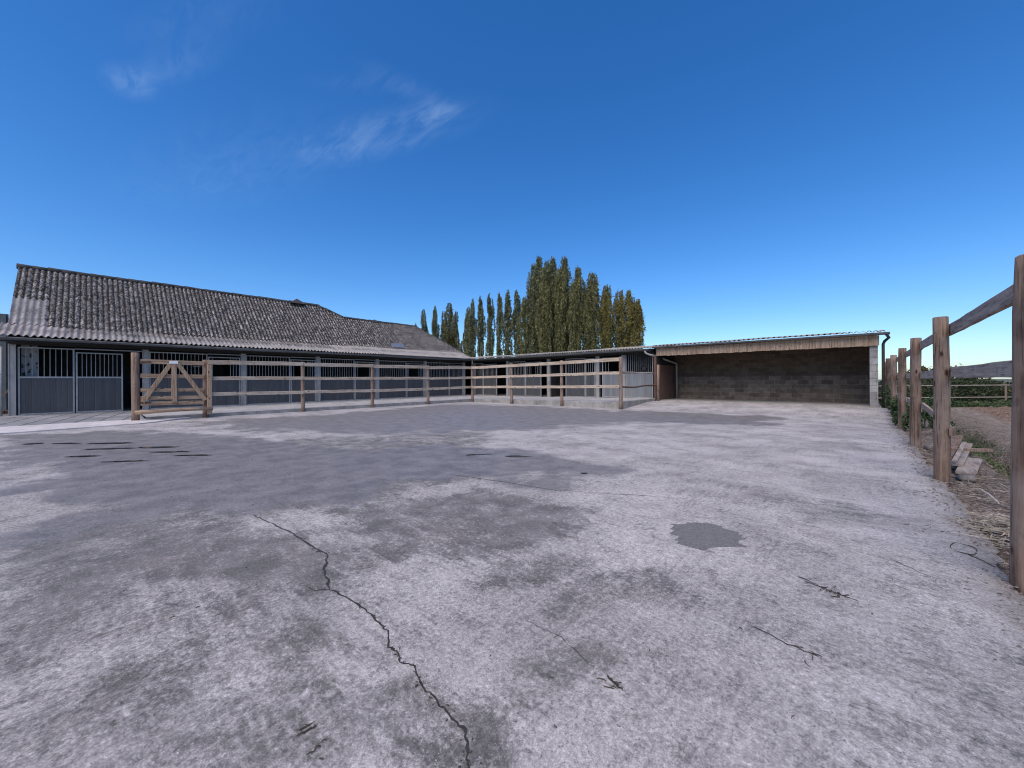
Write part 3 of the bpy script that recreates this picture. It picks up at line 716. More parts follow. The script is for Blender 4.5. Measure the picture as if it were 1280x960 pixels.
# bay 0: fixed front, door, dark gap
stall_front(LW, 'p', 1, -21.97, -1.74, -0.42, zb(0), 1.45, 2.53)
stall_front(LW, 'd', 1, -21.95, -0.39, 0.86, zb(0), 1.45, 2.40, name='stall_door', spacing=.12)
openwin = lambda f: f < 0.2 or f > 0.68
for i in range(1, 6):
    y0 = colY[i]+.11; y1 = colY[i+1]-.11; ym = y0 + 1.93
    stall_front(LW, 'p', 1, -21.97, y0, ym, zb(y0), 1.46, 2.53)
    # door with a gap in the middle of its grille on most of them
    stall_front(LW, 'd', 1, -21.95, ym+.02, y1-.01, zb(y0), 1.46, 2.40, bars=openwin if i in (1,2,3,4) else None, name='stall_door', spacing=.11)
for i in range(0, 6):
    y0 = colY[i]+.11; y1 = colY[i+1]-.11; ym = (-.42 if i == 0 else y0+1.93)
    b = MB(); b.beam((-21.90, ym, 2.52), (-21.90, y1, 2.52), 0.03, 0.035); b.build('door_track', M['galv'], LW)
b = MB(); b.box(-21.94,-21.925,6.0,6.03,0.62,0.78); b.build('door_latch', M['white'], LW)
b = MB(); b.box(-21.97,-21.9,3.05,3.3,1.93,1.95); b.build('hanging_rod', M['column'], LW)

# ---- rear stable wing
RW = thing('stable_building', (-14.5,19.6,0), 'rear stable wing across the back of the yard with a flat pale corrugated roof', 'stable')
b = MB()
corr_roof(b, 0, -28.4, -7.75, 0.163, 0.028, lambda t: (19.0+5.2*t, 2.88+0.52*t), 8, course=3, lip=0.012, seed=9)
b.build('roof', M['eave'], RW, smooth=True)
b = MB(); b.box(-28.4,-7.8,24.1,24.3,0,3.2); b.box(-28.4,-28.2,19.3,24.1,0,2.9); b.box(-28.2,-25.9,19.25,19.35,0,2.9); b.box(-7.95,-7.8,19.62,24.1,0,2.9); b.box(-28.2,-7.9,19.7,24.1,2.80,2.83)
for x in (-18.2,-14.7,-11.2,-9.6): b.box(x-.05,x+.05,19.75,24.1,.1,2.3)
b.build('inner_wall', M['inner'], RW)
b = MB(); b.box(-21.9,-7.9,19.50,19.62,2.60,2.84); b.box(-21.3,-7.9,19.16,19.2,2.68,2.84)
b.build('eave_beam', M['darkwood'], RW)
gutter(0, 18.93, 2.80, -21.2, -7.95, 0.085, -1, 'gutter', RW)
for x in (-18.25,-14.69,-11.2,-9.6):
    b = MB(); z0 = zplat(x,15.3)-.02; b.box(x-.11,x+.11,19.52,19.66,z0,2.62); b.box(x-.11,x-.08,19.505,19.52,z0,2.61); b.box(x+.08,x+.11,19.505,19.52,z0,2.61)
    b.build('column', M['column'], RW)
b = MB(); b.box(-21.8,-21.66,19.52,19.64,.15,2.62); b.build('column', M['galv'], RW)
zr = lambda x: zplat(x, 15.3)+.01
stall_front(RW, 'p', 0, 19.58, -21.6, -20.75, zr(-21), 1.55, 2.53)
stall_front(RW, 'd', 0, 19.58, -20.72, -19.32, zr(-20), 1.55, 2.45, name='stall_door')
stall_front(RW, 'p', 0, 19.58, -18.1, -16.65, zr(-17.5), 1.58, 2.53)
stall_front(RW, 'd', 0, 19.58, -16.62, -15.3, zr(-16), 1.58, 2.45, name='stall_door', bars=lambda f: f < .35 or f > .6)
stall_front(RW, 'p', 0, 19.58, -13.4, -12.02, zr(-13), 1.63, 2.55)
stall_front(RW, 'd', 0, 19.58, -12.0, -11.36, zr(-12), 1.63, 2.5, name='stall_door', spacing=.15)
stall_front(RW, 'd', 0, 19.56, -10.9, -9.80, zr(-10), 1.66, 2.5, board='board2', name='sliding_door', bars=lambda f: f < .4, spacing=.16)
tag(stall_front(RW, 'p', 0, 19.56, -9.48, -7.98, zr(-9), 1.62, 2.78, board='board2', spacing=0.105), 'pale grey front with tall close bars next to the shed')
b = MB(); b.box(-8.55,-8.33,19.48,19.53,1.74,1.9); b.build('feed_hatch', M['black'], RW)
b = MB()
b.tube([(-8.15,18.93,2.72),(-8.10,18.93,2.60),(-7.95,18.98,2.52),(-7.72,19.2,2.45),(-7.35,21.0,2.12),(-7.34,21.1,2.05),(-7.34,21.12,0.25)], 0.05, 10)
b.build('downpipe', M['galv'], RW, smooth=True)
b = MB(); b.tube([(-21.2,18.9,2.75),(-21.2,18.9,2.5)], 0.03, 8); b.box(-21.24,-21.16,18.86,18.94,2.45,2.5)
b.build('drip_spout', M['column'], RW)

# ---- open shed
SH = thing('open_shed', (-3.6,20.5,0), 'open fronted block shed on the right with a plank fascia and corrugated roof', 'shed')
b = MB()
corr_roof(b, 0, -7.72, 0.62, 0.18, 0.032, lambda t: (18.88+3.2*t, 2.93+0.30*t), 8, course=2, lip=0.014, seed=12)
b.build('roof', M['eave'], SH, smooth=True)
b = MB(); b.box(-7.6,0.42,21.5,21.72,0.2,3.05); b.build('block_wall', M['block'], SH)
b = MB(); b.box(-1.0,-0.0,0,0,0,0) if False else None
b.box(0.20,0.42,19.12,21.5,0.2,2.80); b.build('block_pillar_wall', M['blockpale'], SH)
# fascia planks
b = MB(); x = -7.6; rnd = random.Random(5)
while x < 0.44:
    w = rnd.uniform(.14,.19); b.box(x, min(x+w-.006, .45), 19.02, 19.045+rnd.uniform(0,.006), 2.43+rnd.uniform(-.012,.012), 2.80); x += w
b.box(-7.6,.44,19.06,19.11,2.50,2.80)
b.build('fascia_planks', M['fascia'], SH)
b = MB(); b.box(-7.55,.40,19.12,19.3,2.5,2.8)
for x in [-6.4+1.3*i for i in range(6)]: b.box(x-.04,x+.04,19.3,21.5,2.66,2.84)
b.box(-7.55,.4,19.3,21.5,2.85,2.87)
b.build('roof_timbers', M['darkwood'], SH)
gutter(0, 18.86, 2.87, -7.72, 0.72, 0.07, -1, 'gutter', SH)
# plank side wall
b = MB(); y = 19.15; rnd = random.Random(6)
while y < 21.45:
    w = rnd.uniform(.15,.2); b.box(-7.58,-7.53+rnd.uniform(0,.01), y, y+w-.006, 0.24, 2.0); y += w
b.build('plank_side_wall', M['redwood'], SH)
b = MB(); b.box(-7.60,-7.56,19.15,21.45,2.0,2.8); b.build('side_wall_top', M['darkwood'], SH)
b = MB(); b.tube([(-7.5,18.98,0.1),(-7.5,18.97,1.0),(-7.49,18.98,1.99)], [.075,.07,.065], 12, wob=.04); b.build('round_post', M['fpost'], SH, smooth=True)
b = MB(); b.box(-7.72,-7.60,19.0,19.12,0.2,2.45); b.build('square_post', M['redwood'], SH)
b = MB(); b.tube([(.62,18.88,2.82),(.70,19.05,2.70),(.60,19.3,2.6),(.56,19.32,2.5),(.56,19.32,.2)], .045, 10); b.build('downpipe', mat_metal('old_downpipe', (0.035,0.033,0.033), (0.07,0.066,0.064)), SH, smooth=True)
rnd = random.Random(3)
for x in (-2.95,-2.75,-1.95,-1.75,-1.5,-1.28,-1.05):
    z = 1.62+rnd.uniform(-.03,.03); b = MB(); b.box(x, x+.03, 21.488, 21.496, z, z+rnd.uniform(.05,.11)); b.box(x+.03, x+.05, 21.488, 21.496, z+.02, z+.05); b.build('paint_mark', M['block'], SH)

# ---- corrugated screen, metal gate and prop left of the stable
CW = MB()
y = -2.1
while y > -9:
    CW.box(-23.9,-23.8,y-.42,y,0.1,3.85); CW.box(-23.8,-23.74,y-.25,y-.05,0.1,3.84); y -= .45
scr = mat_metal('screen_sheet', (0.10,0.11,0.115), (0.16,0.17,0.178), .6)
tag(CW.build('sheet_metal_screen', scr), 'tall dark grey ribbed metal screen left of the stable', 'screen')
FG = thing('metal_gate', (-22,-3.2,0), 'plain tubular steel gate beside the corner column of the left stable', 'gate')
b = MB(); b.tube([(-22,-2.1,2.52),(-22,-5.2,2.52)], .03); b.tube([(-22,-2.1,1.55),(-22,-5.2,1.55)], .03); b.tube([(-22,-2.1,.1),(-22,-2.1,2.52)], .03); b.tube([(-22,-5.2,.02),(-22,-5.2,2.52)], .03)
b.build('gate_frame', M['galv'], FG, smooth=True)
b = MB(); b.beam((-22.4,-2.55,.06),(-22.5,-1.9+0.0,1.15),.06,.09,(1,0,0)); 
tag(b.build('timber_prop', M['fpost']), 'slanting timber prop at the left end of the stable', 'timber')
b = MB(); b.tube([(-22.9,-2.0,.2),(-22.9,-3.6,.22)], .07, 10, wob=.08); tag(b.build('timber_pole', M['fpost'], smooth=True), 'round pole lying on the ground behind the metal gate', 'pole')

# ------------------------------------------------------------------ fences
def post_mb(x, y, z0, z1, r, lean=(0,0), n=14, top=0.02):
    b = MB(); h = z1-z0; k = 7; pts = []; rr = []
    for i in range(k+1):
        t = i/k; pts.append((x+lean[0]*t+random.uniform(-.004,.004), y+lean[1]*t+random.uniform(-.004,.004), z0+h*t)); rr.append(r*(1.04-.07*t)*random.uniform(.98,1.02))
    pts.append((pts[-1][0], pts[-1][1], z1+.008)); rr.append(r*.86)
    b.tube(pts, rr, n, wob=.025); return b
RG = 'round timber posts of the paddock fences'
# left fence (facing the left wing) and rear fence
FL = thing('wooden_fence', (-17.1,9,0), 'three rail timber fence running along the kerb before the left stable wing', 'fence')
FR = thing('wooden_fence', (-12,15.2,0), 'three rail timber fence along the kerb before the rear stable wing', 'fence')
ly = [5.9,8.95,12.1]
for y in ly: post_mb(-17.1, y, -.05, 2.05, .075).build('post', M['fpost'], FL, smooth=True)
rx = [-17.05,-13.9,-10.65,-7.6]
for x in rx: post_mb(x, 15.2, -.05, 2.12+.011*(x+17)+.0, .078).build('post', M['fpost'], FR, smooth=True)
for z in (1.95,1.375,.80):
    ys = [2.75]+ly+[15.1]
    for y0, y1 in zip(ys, ys[1:]):
        dz = 0.05 if y1 > 13 else 0; d0 = .0 if z > 1 else random.uniform(-.02,.03)
        b = MB(); b.beam((-17.0,y0+.01,z+d0),(-17.0,y1-.01,z+dz+random.uniform(-.01,.03)),.045,.15 if z > 1.9 else .13,(0,0,1),ch=.006,jit=.006); b.build('rail', M['rail_y'], FL)
for z in (2.0,1.43,.86):
    for x0, x1 in zip(rx, rx[1:]):
        f = lambda x: z+.011*(x+17.05)
        b = MB(); b.beam((x0+.01,15.1,f(x0)),(x1-.01,15.1,f(x1)+random.uniform(-.01,.02)),.045,.15 if z > 1.9 else .13,(0,0,1),ch=.006,jit=.006); b.build('rail', M['rail_x'], FR)
FS = thing('fence_return', (-7.6,17,0), 'short fence return with two thin weathered rails beside the open shed', 'fence')
b = MB(); b.beam((-7.56,15.25,1.56),(-7.56,16.3,1.56),.04,.11,ch=.006,jit=.006); b.tube([(-7.56,16.3,1.55),(-7.57,17.0,1.53),(-7.56,17.6,1.56),(-7.58,18.9,1.55)], [.03,.02,.025,.03], 7, wob=.3)
b.build('rail', M['rail_old'], FS)
b = MB(); b.tube([(-7.56,15.25,.94),(-7.55,16.4,.91),(-7.57,17.5,.97),(-7.56,18.9,.97)], [.04,.032,.035,.04], 8, wob=.25); b.build('rail', M['redwood'], FS)

# gate between its two posts
GT = thing('timber_gate', (-17.1,1.8,0), 'closed timber gate with crossed braces and a small white plate', 'gate')
post_mb(-17.1, .95, -.02, 2.19, .098, n=16).build('hanging_post', M['fpost'], GT, smooth=True)
post_mb(-17.1, 2.72, -.02, 2.02, .085, n=16).build('latch_post', M['fpost'], GT, smooth=True)
b = MB(); b.beam((-16.93,2.80,.12),(-16.93,2.80,1.86),.13,.10,(1,0,0),ch=.008,jit=.003); b.build('stile', M['gate_z'], GT)
for z, h in ((1.92,.14),(1.46,.13),(1.0,.12),(.74,.12),(.56,.13)):
    b = MB(); b.beam((-17.0,1.06,z+(.01 if z < 1 else 0)),(-17.0,2.66,z-.02),.045,h,(0,0,1),ch=.006,jit=.005); b.build('gate_rail', M['gate_y'], GT)
b = MB(); b.beam((-16.935,1.86,.60),(-16.935,1.86,1.86),.14,.045,(1,0,0),ch=.005); b.build('centre_upright', M['gate_z'], GT)
b = MB(); b.beam((-16.94,1.78,1.86),(-16.94,1.10,.62),.12,.045,(1,0,0),ch=.005); b.build('brace', M['gate_z'], GT)
b = MB(); b.beam((-16.94,1.96,1.86),(-16.94,2.68,.62),.12,.045,(1,0,0),ch=.005); b.build('brace', M['gate_z'], GT)
b = MB(); b.tube([(-16.86,.92,.29),(-16.85,1.5,.32),(-16.86,2.2,.33),(-16.86,2.88,.31)], [.07,.062,.06,.055], 10, wob=.08); b.build('bottom_log', M['gate_y'], GT, smooth=True)
b = MB(); b.box(-16.91,-16.90,1.74,1.96,1.865,1.955); b.build('white_plate', M['white'], GT)
for z in (1.9,.6):
    b = MB(); b.box(-16.97,-16.955,1.02,1.3,z-.02,z+.02); b.build('hinge', M['brass'], GT)

# right-hand fence: round posts, rails on the field side
FP = thing('wooden_fence', (.72,12,0), 'weathered post and rail fence along the right edge of the yard', 'fence')
py = [.55,3.77,7.1,10.45,13.7,17.0,20.3,23.6]
LE = {3.77:(.022,.0), 7.1:(-.012,.0)}
for i, y in enumerate(py):
    h = [1.9,1.975,2.0,2.0,2.0,1.98,2.0,1.98][i]
    post_mb(.73, y, -.3, h, .071 if i < 3 else .076, LE.get(y, (random.uniform(-.02,.02),0)), n=20).build('post', M['post'], FP, smooth=True)
M['rail_mid'] = wood('rail_weathered_mid', 1, (0.20,0.15,0.115), (0.47,0.375,0.30), grey=0.6, greycol=(0.40,0.335,0.28))
for i, (y0, y1) in enumerate(zip(py, py[1:])):
    for z, h in ((1.86,.13),(1.315,.125)):
        b = MB(); b.beam((.815,y0-.12,z+random.uniform(-.015,.015)),(.815,y1+.10,z+random.uniform(-.015,.015)),.04,h,(0,0,1),ch=.004,jit=.003); b.build('rail', M['rail_mid'] if z < 1.5 else M['rail_old'], FP)
for y0, y1, za, zb_ in ((20.3,23.6,.7,.7),(17.0,20.3,.72,.7),(13.7,17.0,.72,.7)):
    b = MB(); b.beam((.815,y0-.05,za),(.815,y1+.05,zb_),.04,.12,ch=.004,jit=.004); b.build('rail', M['rail_old'], FP)
b = MB(); b.beam((.83,10.40,.75),(1.02,9.35,.50),.04,.10,ch=.004,jit=.006); b.beam((1.02,9.35,.50),(1.05,9.15,.38),.035,.07,ch=.004)
tag(b.build('broken_rail', M['rail_old'], FP), 'broken lower rail hanging down from its post')
b = MB(); b.beam((.83,13.65,.73),(.98,12.6,.55),.04,.10,ch=.004,jit=.006); tag(b.build('broken_rail', M['rail_old'], FP), 'second broken lower rail further back')
for a, c_, w_, h_ in (((.80,7.02,.60),(.83,7.22,.60),.05,.10),((.80,3.68,.62),(.83,3.9,.62),.05,.08)):
    b = MB(); b.beam(a, c_, w_, h_, ch=.004); b.build('rail_stub', M['post'], FP)
b = MB()   # bark flap and baling twine on the posts
b.beam((.665,7.02,1.82),(.655,7.04,1.55),.035,.012,(1,0,0)); b.build('bark_flap', M['post'], FP)

# ------------------------------------------------------------------ vegetation
def leaf_card(vs, fs, c, sz, rnd, up=0.0):
    """one bent leaf clump: two triangles with a crease"""
    d = Vector((rnd.gauss(0,1), rnd.gauss(0,1), rnd.gauss(0,1)+up)).normalized(); e = d.orthogonal().normalized()
    e = (e*math.cos(rnd.random()*6.28) + d.cross(e)*math.sin(rnd.random()*6.28))
    b = len(vs); c = Vector(c); w = sz*rnd.uniform(.35,.6)
    nrm = d.cross(e)
    vs += [c-d*sz*.5, c+e*w*.5+nrm*sz*.1, c+d*sz*.5, c-e*w*.5+nrm*sz*.1]; fs.append((b,b+1,b+2,b+3))

def poplar_mesh(seed, H, Rr, strands, leaf, dens, low=.06):
    """fastigiate poplar of height H: near-vertical limbs around a trunk, leaf clumps along each limb"""
    rnd = random.Random(seed); vs = []; fs = []; T = MB()
    tr = [(0,0,0)]; 
    for i in range(1, 9): tr.append((rnd.uniform(-.08,.08), rnd.uniform(-.08,.08), H*.96*i/8))
    T.tube(tr, [.28*(1-.93*i/8)*H/20 for i in range(9)], 7)
    for s in range(strands):
        z0 = H*(low + (0.82-low)*(s/strands)**1.0); a = rnd.random()*6.28; env = math.sin(PI*min(1, .16+.80*z0/H))**.7
        L = min(H*rnd.uniform(.13,.30), H*.985-z0); L = max(L, H*.06)
        rout = Rr*env*rnd.uniform(.35,1.0)
        pts = []
        for k in range(6):
            t = k/5; rr = rout*(1-(1-t)**2.2)*(1-.35*t*t); zz = z0+L*t
            pull = max(0, (zz/H-.75)/.25); rr *= (1-.5*pull)
            pts.append(Vector((math.cos(a)*rr+rnd.uniform(-.05,.05), math.sin(a)*rr+rnd.uniform(-.05,.05), zz)))
        T.tube(pts, [.05*(1-.15*k)*H/20 for k in range(6)], 4)
        n = int(dens*L)
        for q in range(n):
            t = rnd.random()**.85*5; k = min(4, int(t)); p = pts[k].lerp(pts[k+1], t-k)
            sp = (.14+.20*math.sin(PI*min(1, t/5+.12)))*Rr*.50
            c = p+Vector((rnd.gauss(0,sp*.55), rnd.gauss(0,sp*.55), rnd.gauss(0,.25)))
            leaf_card(vs, fs, c, leaf*rnd.uniform(.6,1.35), rnd, .8)
    for q in range(int(dens*1.6)):   # leading shoot
        t = rnd.random(); c = Vector((rnd.gauss(0,.16*(1.2-t)), rnd.gauss(0,.16*(1.2-t)), H*(.86+.14*t))); leaf_card(vs, fs, c, leaf*.8, rnd, .8)
    me = bpy.data.meshes.new('crown'); me.from_pydata(vs, [], fs); me.update()
    mt = bpy.data.meshes.new('trunk'); mt.from_pydata(T.v, [], T.f); mt.materials.append(M['bark']); mt.update()
    return me, mt
POP = {}
def pmesh(kind, var, mat):
    k = (kind, var, mat)
    if k not in POP:
        if kind == 'slim': a, t = poplar_mesh(100+var, 20, 1.45, 40, .36, 34)
        elif kind == 'tall': a, t = poplar_mesh(200+var, 20, 2.3, 74, .32, 44)
        else: a, t = poplar_mesh(300+var, 15, 2.3, 70, .32, 46)
        a.materials.append(M[mat]); POP[k] = (a, t, 15.0 if kind == 'broad' else 20.0)
    return POP[k]
def poplar(x, y, h, kind, var, mat, label, group, wid=1.0):
    me, mt, H0 = pmesh(kind, var, mat); s = h/H0
    o = thing('poplar_tree', (x,y,-.3), label, 'poplar', group); del o['_base']
    for m_, nm in ((me,'crown'),(mt,'trunk')):
        c = bpy.data.objects.new(nm, m_); COL.objects.link(c); c.parent = o
    o.scale = (wid*s**.5, wid*s**.5, s); o.rotation_euler.z = random.random()*6.28
    return o
ORD = ['first','second','third','fourth','fifth','sixth','seventh','eighth','ninth','tenth','eleventh','twelfth','thirteenth','fourteenth','fifteenth','sixteenth','seventeenth']
thin = [(-84.4,58.4,20.3,.75),(-86.6,57.6,16.6,.6),(-78.2,57.6,20.2,.85),(-76.1,58.8,18.6,.8),(-73.4,58.2,20.4,.95),(-71.6,58.6,18.2,.8),(-67.1,57.9,16.2,.7),(-65.3,57.2,18.2,.8),(-63.6,57.0,19.8,.85),(-60.3,56.2,19.6,.9),(-57.3,56.0,19.7,.9),(-54.4,56.0,19.5,.85),(-51.8,55.6,19.4,.82),(-49.1,55.3,19.0,.78)]
thin.sort()
for i, (x, y, h, w) in enumerate(thin):
    if i < 5: w *= 1.45
    poplar(x, y, h, 'slim', i % 3, 'pop_slate', '%s slim dark poplar from the left in the thin row beyond the roofs' % ORD[i], 'slim poplars of the thin row', w*1.22*(.8+.4*random.random()))
clump = [(-38.9,45.8,14.6,.8,'pop_green'),(-38.0,46.5,19.8,.8,'pop_slate'),(-37.2,47.3,20.9,.85,'pop_slate'),(-36.3,48.2,20.2,.8,'pop_slate'),(-35.5,48.7,20.8,.85,'pop_slate'),(-34.9,45.4,17.4,.75,'pop_green'),(-34.0,49.6,20.7,.85,'pop_slate'),(-33.2,47.2,18.3,.75,'pop_green'),(-32.5,51.2,19.1,.9,'pop_green'),(-31.3,47.9,16.0,.8,'pop_green'),(-31.0,52.7,18.3,.95,'pop_green'),(-29.4,49.3,15.6,.8,'pop_green'),(-29.4,54.2,16.3,.9,'pop_green'),(-28.0,51.0,14.4,.8,'pop_gold')]
clump.sort()
for i, (x, y, h, w, m) in enumerate(clump):
    poplar(x, y, h, 'tall', i % 3, m, '%s tall crown from the left in the dense poplar clump' % ORD[i], 'tall poplars of the dense clump', w)
for i, (x, y, h) in enumerate([(-27.0,53.6,14.9),(-25.9,54.6,14.9),(-25.0,55.3,13.6)]):
    poplar(x, y, h, 'broad', i, 'pop_gold', ['yellowing poplar just left of the golden pair at the clump end','golden poplar second from the right end of the clump','golden poplar at the far right end of the clump'][i], 'golden poplars at the clump end', .8)
small = [(-69.3,58.4,10.9)]
for (x, y, h) in small: poplar(x, y, h, 'slim', 1, 'pop_slate', 'small poplar peeping over the roof corner right of the hip end', None, .95)

def leafy(name, loc, size, n, leaf, mat, label, cat, seed, group=None, kind=None, stems=0, flat=False):
    rnd = random.Random(seed); vs = []; fs = []
    blobs = [(rnd.uniform(-.6,.6)*size[0], rnd.uniform(-.6,.6)*size[1], rnd.uniform(.25,.8)*size[2], rnd.uniform(.25,.5)) for _ in range(max(4, int(8*max(size[0],size[1])/max(.3,size[2])))) ]
    for q in range(n):
        bl = rnd.choice(blobs); rr = rnd.random()**.5
        u = Vector((rnd.gauss(0,1),rnd.gauss(0,1),rnd.gauss(0,1))).normalized()*rr*bl[3]
        c = Vector((bl[0]+u.x*size[0]*.9, bl[1]+u.y*size[1]*.9, max(.02, bl[2]+u.z*size[2]))); leaf_card(vs, fs, c, leaf*rnd.uniform(.6,1.3), rnd)
    me = bpy.data.meshes.new(name); me.from_pydata(vs, [], fs); me.materials.append(M[mat]); me.update()
    if kind:
        o = bpy.data.objects.new(name, me); COL.objects.link(o); o.location = loc; tag(o, label, cat, group, kind); return o
    root = thing(name, loc, label, cat, group); del root['_base']
    me.name = 'foliage'; o = bpy.data.objects.new('foliage', me); COL.objects.link(o); o.parent = root
    T = MB()
    for bl in blobs[:8]:
        T.tube([(bl[0]*.3,bl[1]*.3,-.05),(bl[0]*.7,bl[1]*.7,bl[2]*.5),(bl[0],bl[1],bl[2]+.1*size[2])], [.02*size[2]**.5+.004,.012,.005], 5)
    t_ = T.build('stem', M['bark']); t_.parent = root
    return root
leafy('bush', (-74.0,57.0,0), (4.2,4.2,13.2), 3600, .45, 'bush', 'rounded olive bush between the first slim poplars behind the hip roof', 'bush', 5)
# nettles along the fence foot and shed corner
k = 0
for (x, y, s, h) in [(.80,18.7,.32,.95),(1.0,18.0,.34,.9),(.78,17.5,.28,.62),(.95,16.6,.34,.7),(.80,15.9,.28,.5),(1.05,15.2,.36,.7),(.82,14.6,.26,.42),(1.0,13.6,.3,.5),(1.15,14.3,.34,.6),(1.3,16.8,.4,.8),(1.25,12.6,.25,.4)]:
    leafy('nettle_plant', (x,y,zyard(.6,y) if y < 19 else .2), (s,s,h), 620, .085, 'nettle', ['bushy green nettles at the foot of the shed corner','low nettle plant growing between the fence posts near the shed'][0 if k < 3 else 1], 'nettle', 40+k, 'nettles at the shed corner' if k < 3 else 'nettles between the fence posts'); k += 1

# strips of growth across the field, perpendicular to the view of the far fence
def dl(D, L): return (-D*.674+L*.738, D*.738+L*.674)
def strip(name, D0, D1, L0, L1, z0, z1, n, leaf, mat, label, seed, bumps=True):
    rnd = random.Random(seed); vs = []; fs = []
    for q in range(n):
        D = rnd.uniform(D0,D1); L = rnd.uniform(L0,L1)
        top = z0+(z1-z0)*(.62+.5*fbm(L*.45, D*.3, seed, 4)); z = z0+(top-z0)*rnd.random()**.7
        x, y = dl(D, L); leaf_card(vs, fs, (x,y,z), leaf*rnd.uniform(.6,1.4), rnd)
    me = bpy.data.meshes.new(name); me.from_pydata(vs, [], fs); me.materials.append(M[mat]); me.update()
    o = bpy.data.objects.new(name, me); COL.objects.link(o); tag(o, label, None, None, 'stuff'); o['category'] = name.replace('_',' ')
strip('weeds', 16.6, 18.2, 15.5, 30, -.02, .30, 9000, .13, 'weed', 'band of low green weeds at the far edge of the ploughed soil', 3)
strip('hedge', 19.6, 22.5, 17, 38, -.05, 1.40, 30000, .15, 'hedge', 'dark green overgrown hedge behind the thin rail fence', 4)
strip('grass_tufts', 5.0, 14.5, 0, 0, 0, .1, 0, .1, 'weed', 'grass', 9) if False else None
leafy('far_bush', (*dl(42, 45.5),-.2), (2.4,2.4,2.9), 1500, .35, 'bush', 'brownish bush on the skyline behind the third fence post', 'bush', 12)
leafy('far_bush', (*dl(44, 50.5),-.2), (2.6,2.6,2.7), 1500, .35, 'bush', 'low bush on the skyline right of the brownish one', 'bush', 13)
leafy('far_bush', (*dl(50, 53.0),-.2), (3.6,3.6,2.4), 1200, .35, 'hedge', 'flat dark bush on the skyline beside the shed end', 'bush', 14)
# ditch weeds
rnd = random.Random(8); vs = []; fs = []
for q in range(1200):
    y = rnd.uniform(7.5, 16); xd = 1.55+.010*y; x = xd+rnd.gauss(0,.15)
    if fbm(x*1.5, y*1.1, 3, 3) < .02: continue
    leaf_card(vs, fs, (x,y,-.22+.17*abs(x-xd)/.25+rnd.random()*.09), .05*rnd.uniform(.6,1.6), rnd)
me = bpy.data.meshes.new('ditch_weeds'); me.from_pydata(vs, [], fs); me.materials.append(M['weed'])
o = bpy.data.objects.new('ditch_weeds', me); COL.objects.link(o); tag(o, 'small green weeds growing along the shallow ditch', 'weeds', None, 'stuff')
# clods over the ploughed ground
rnd = random.Random(9); cb = MB()
for q in range(2600):
    D = rnd.uniform(5, 16.5); L = rnd.uniform(6, 24); x, y = dl(D, L)
    if x < 2.95+.01*y or y > 40 : continue
    s = rnd.uniform(.03,.10); vs = []
    for (a, c_, d_) in [(1,0,0),(0,1,0),(-1,0,0),(0,-1,0),(0,0,1),(.6,.6,.6),(-.6,.5,.6)]:
        vs.append((x+a*s*rnd.uniform(.6,1.3), y+c_*s*rnd.uniform(.6,1.3), .0+d_*s*rnd.uniform(.5,1.0)))
    cb.add(vs, [(0,5,3),(0,1,5),(1,6,5),(5,6,4),(1,2,6),(2,3,6),(6,3,4),(3,5,4)])
tag(cb.build('soil_clods', simple('clod_soil', (0.07,0.042,0.03), (0.24,0.16,0.115), 9, .95)), 'broken brown clods over the ploughed field', 'soil', None, 'stuff')

# far thin-rail fence
FF = thing('rail_fence', (*dl(18.9,24),0), 'low fence of thin pale rails in front of the hedge', 'fence')
A = dl(19.0, 17.5); Bp = dl(18.8, 31)
for z in (.87,.28):
    b = MB(); b.tube([(A[0],A[1],z),((A[0]+Bp[0])/2,(A[1]+Bp[1])/2,z+.02),(Bp[0],Bp[1],z)], .026, 6); b.build('rail', M['rail_old'], FF)
for i in range(5):
    t = i/4; b = MB(); x = A[0]+(Bp[0]-A[0])*t+.05; y = A[1]+(Bp[1]-A[1])*t+.05; b.beam((x,y,-.1),(x,y,.95),.07,.07,(1,0,0)); b.build('post', M['post'], FF)

# debris at the foot of the right fence
def bent(b, p, L, ang, r, rnd, z0):
    pts = []; a = ang; x, y = p; z = z0
    for i in range(5):
        pts.append((x,y,max(z0-.01,z))); x += math.cos(a)*L/4; y += math.sin(a)*L/4; a += rnd.gauss(0,.35); z = z0+abs(rnd.gauss(0,.02))*min(1,L*2.5)
    b.tube(pts, [r,r,r*.9,r*.7,r*.4], 4)
rnd = random.Random(21); b = MB()
for q in range(330):
    gx, gy = rnd.gauss(0,.10), rnd.gauss(0,.2); hz = .11*math.exp(-(gx/.1)**2-(gy/.2)**2)
    bent(b, (.92+gx, 5.0+gy), rnd.uniform(.08,.3), rnd.uniform(0,6.28), rnd.uniform(.0025,.006), rnd, -.02+rnd.random()*(.04+hz))
tag(b.build('straw_heap', M['litter']), 'tangled heap of dried roots on the soil between the two nearest posts', 'dried roots')
b = MB()
for q in range(260):
    y = rnd.uniform(3.4, 11); bent(b, (rnd.uniform(.72,1.25), y), rnd.uniform(.06,.25), rnd.uniform(0,6.28), rnd.uniform(.002,.004), rnd, -.05+rnd.random()*.03)
tag(b.build('straw_litter', M['litter']), 'loose straw and twigs scattered along the slab edge', 'straw', None, 'stuff')
b = MB(); b.tube([(.97,6.75,.0),(.99,6.45,.01),(1.0,6.1,.0)], [.008,.01,.007], 6); tag(b.build('stick', M['palestick']), 'straight pale stick lying on the soil behind the second post', 'stick')
b = MB(); pts = [(.54+.085*math.cos(a*.33)+.01*math.sin(a), 4.28+.22*math.sin(a*.33), .008+.004*math.sin(a)) for a in range(19)]; pts = [(.54+(p[0]-.54)*.75, 4.28+(p[1]-4.28)*.55, p[2]) for p in pts]
b.tube(pts, .0032, 5); b.tube([(.545,4.165,.006),(.60,4.08,.01),(.64,4.0,.006)], .003, 5)
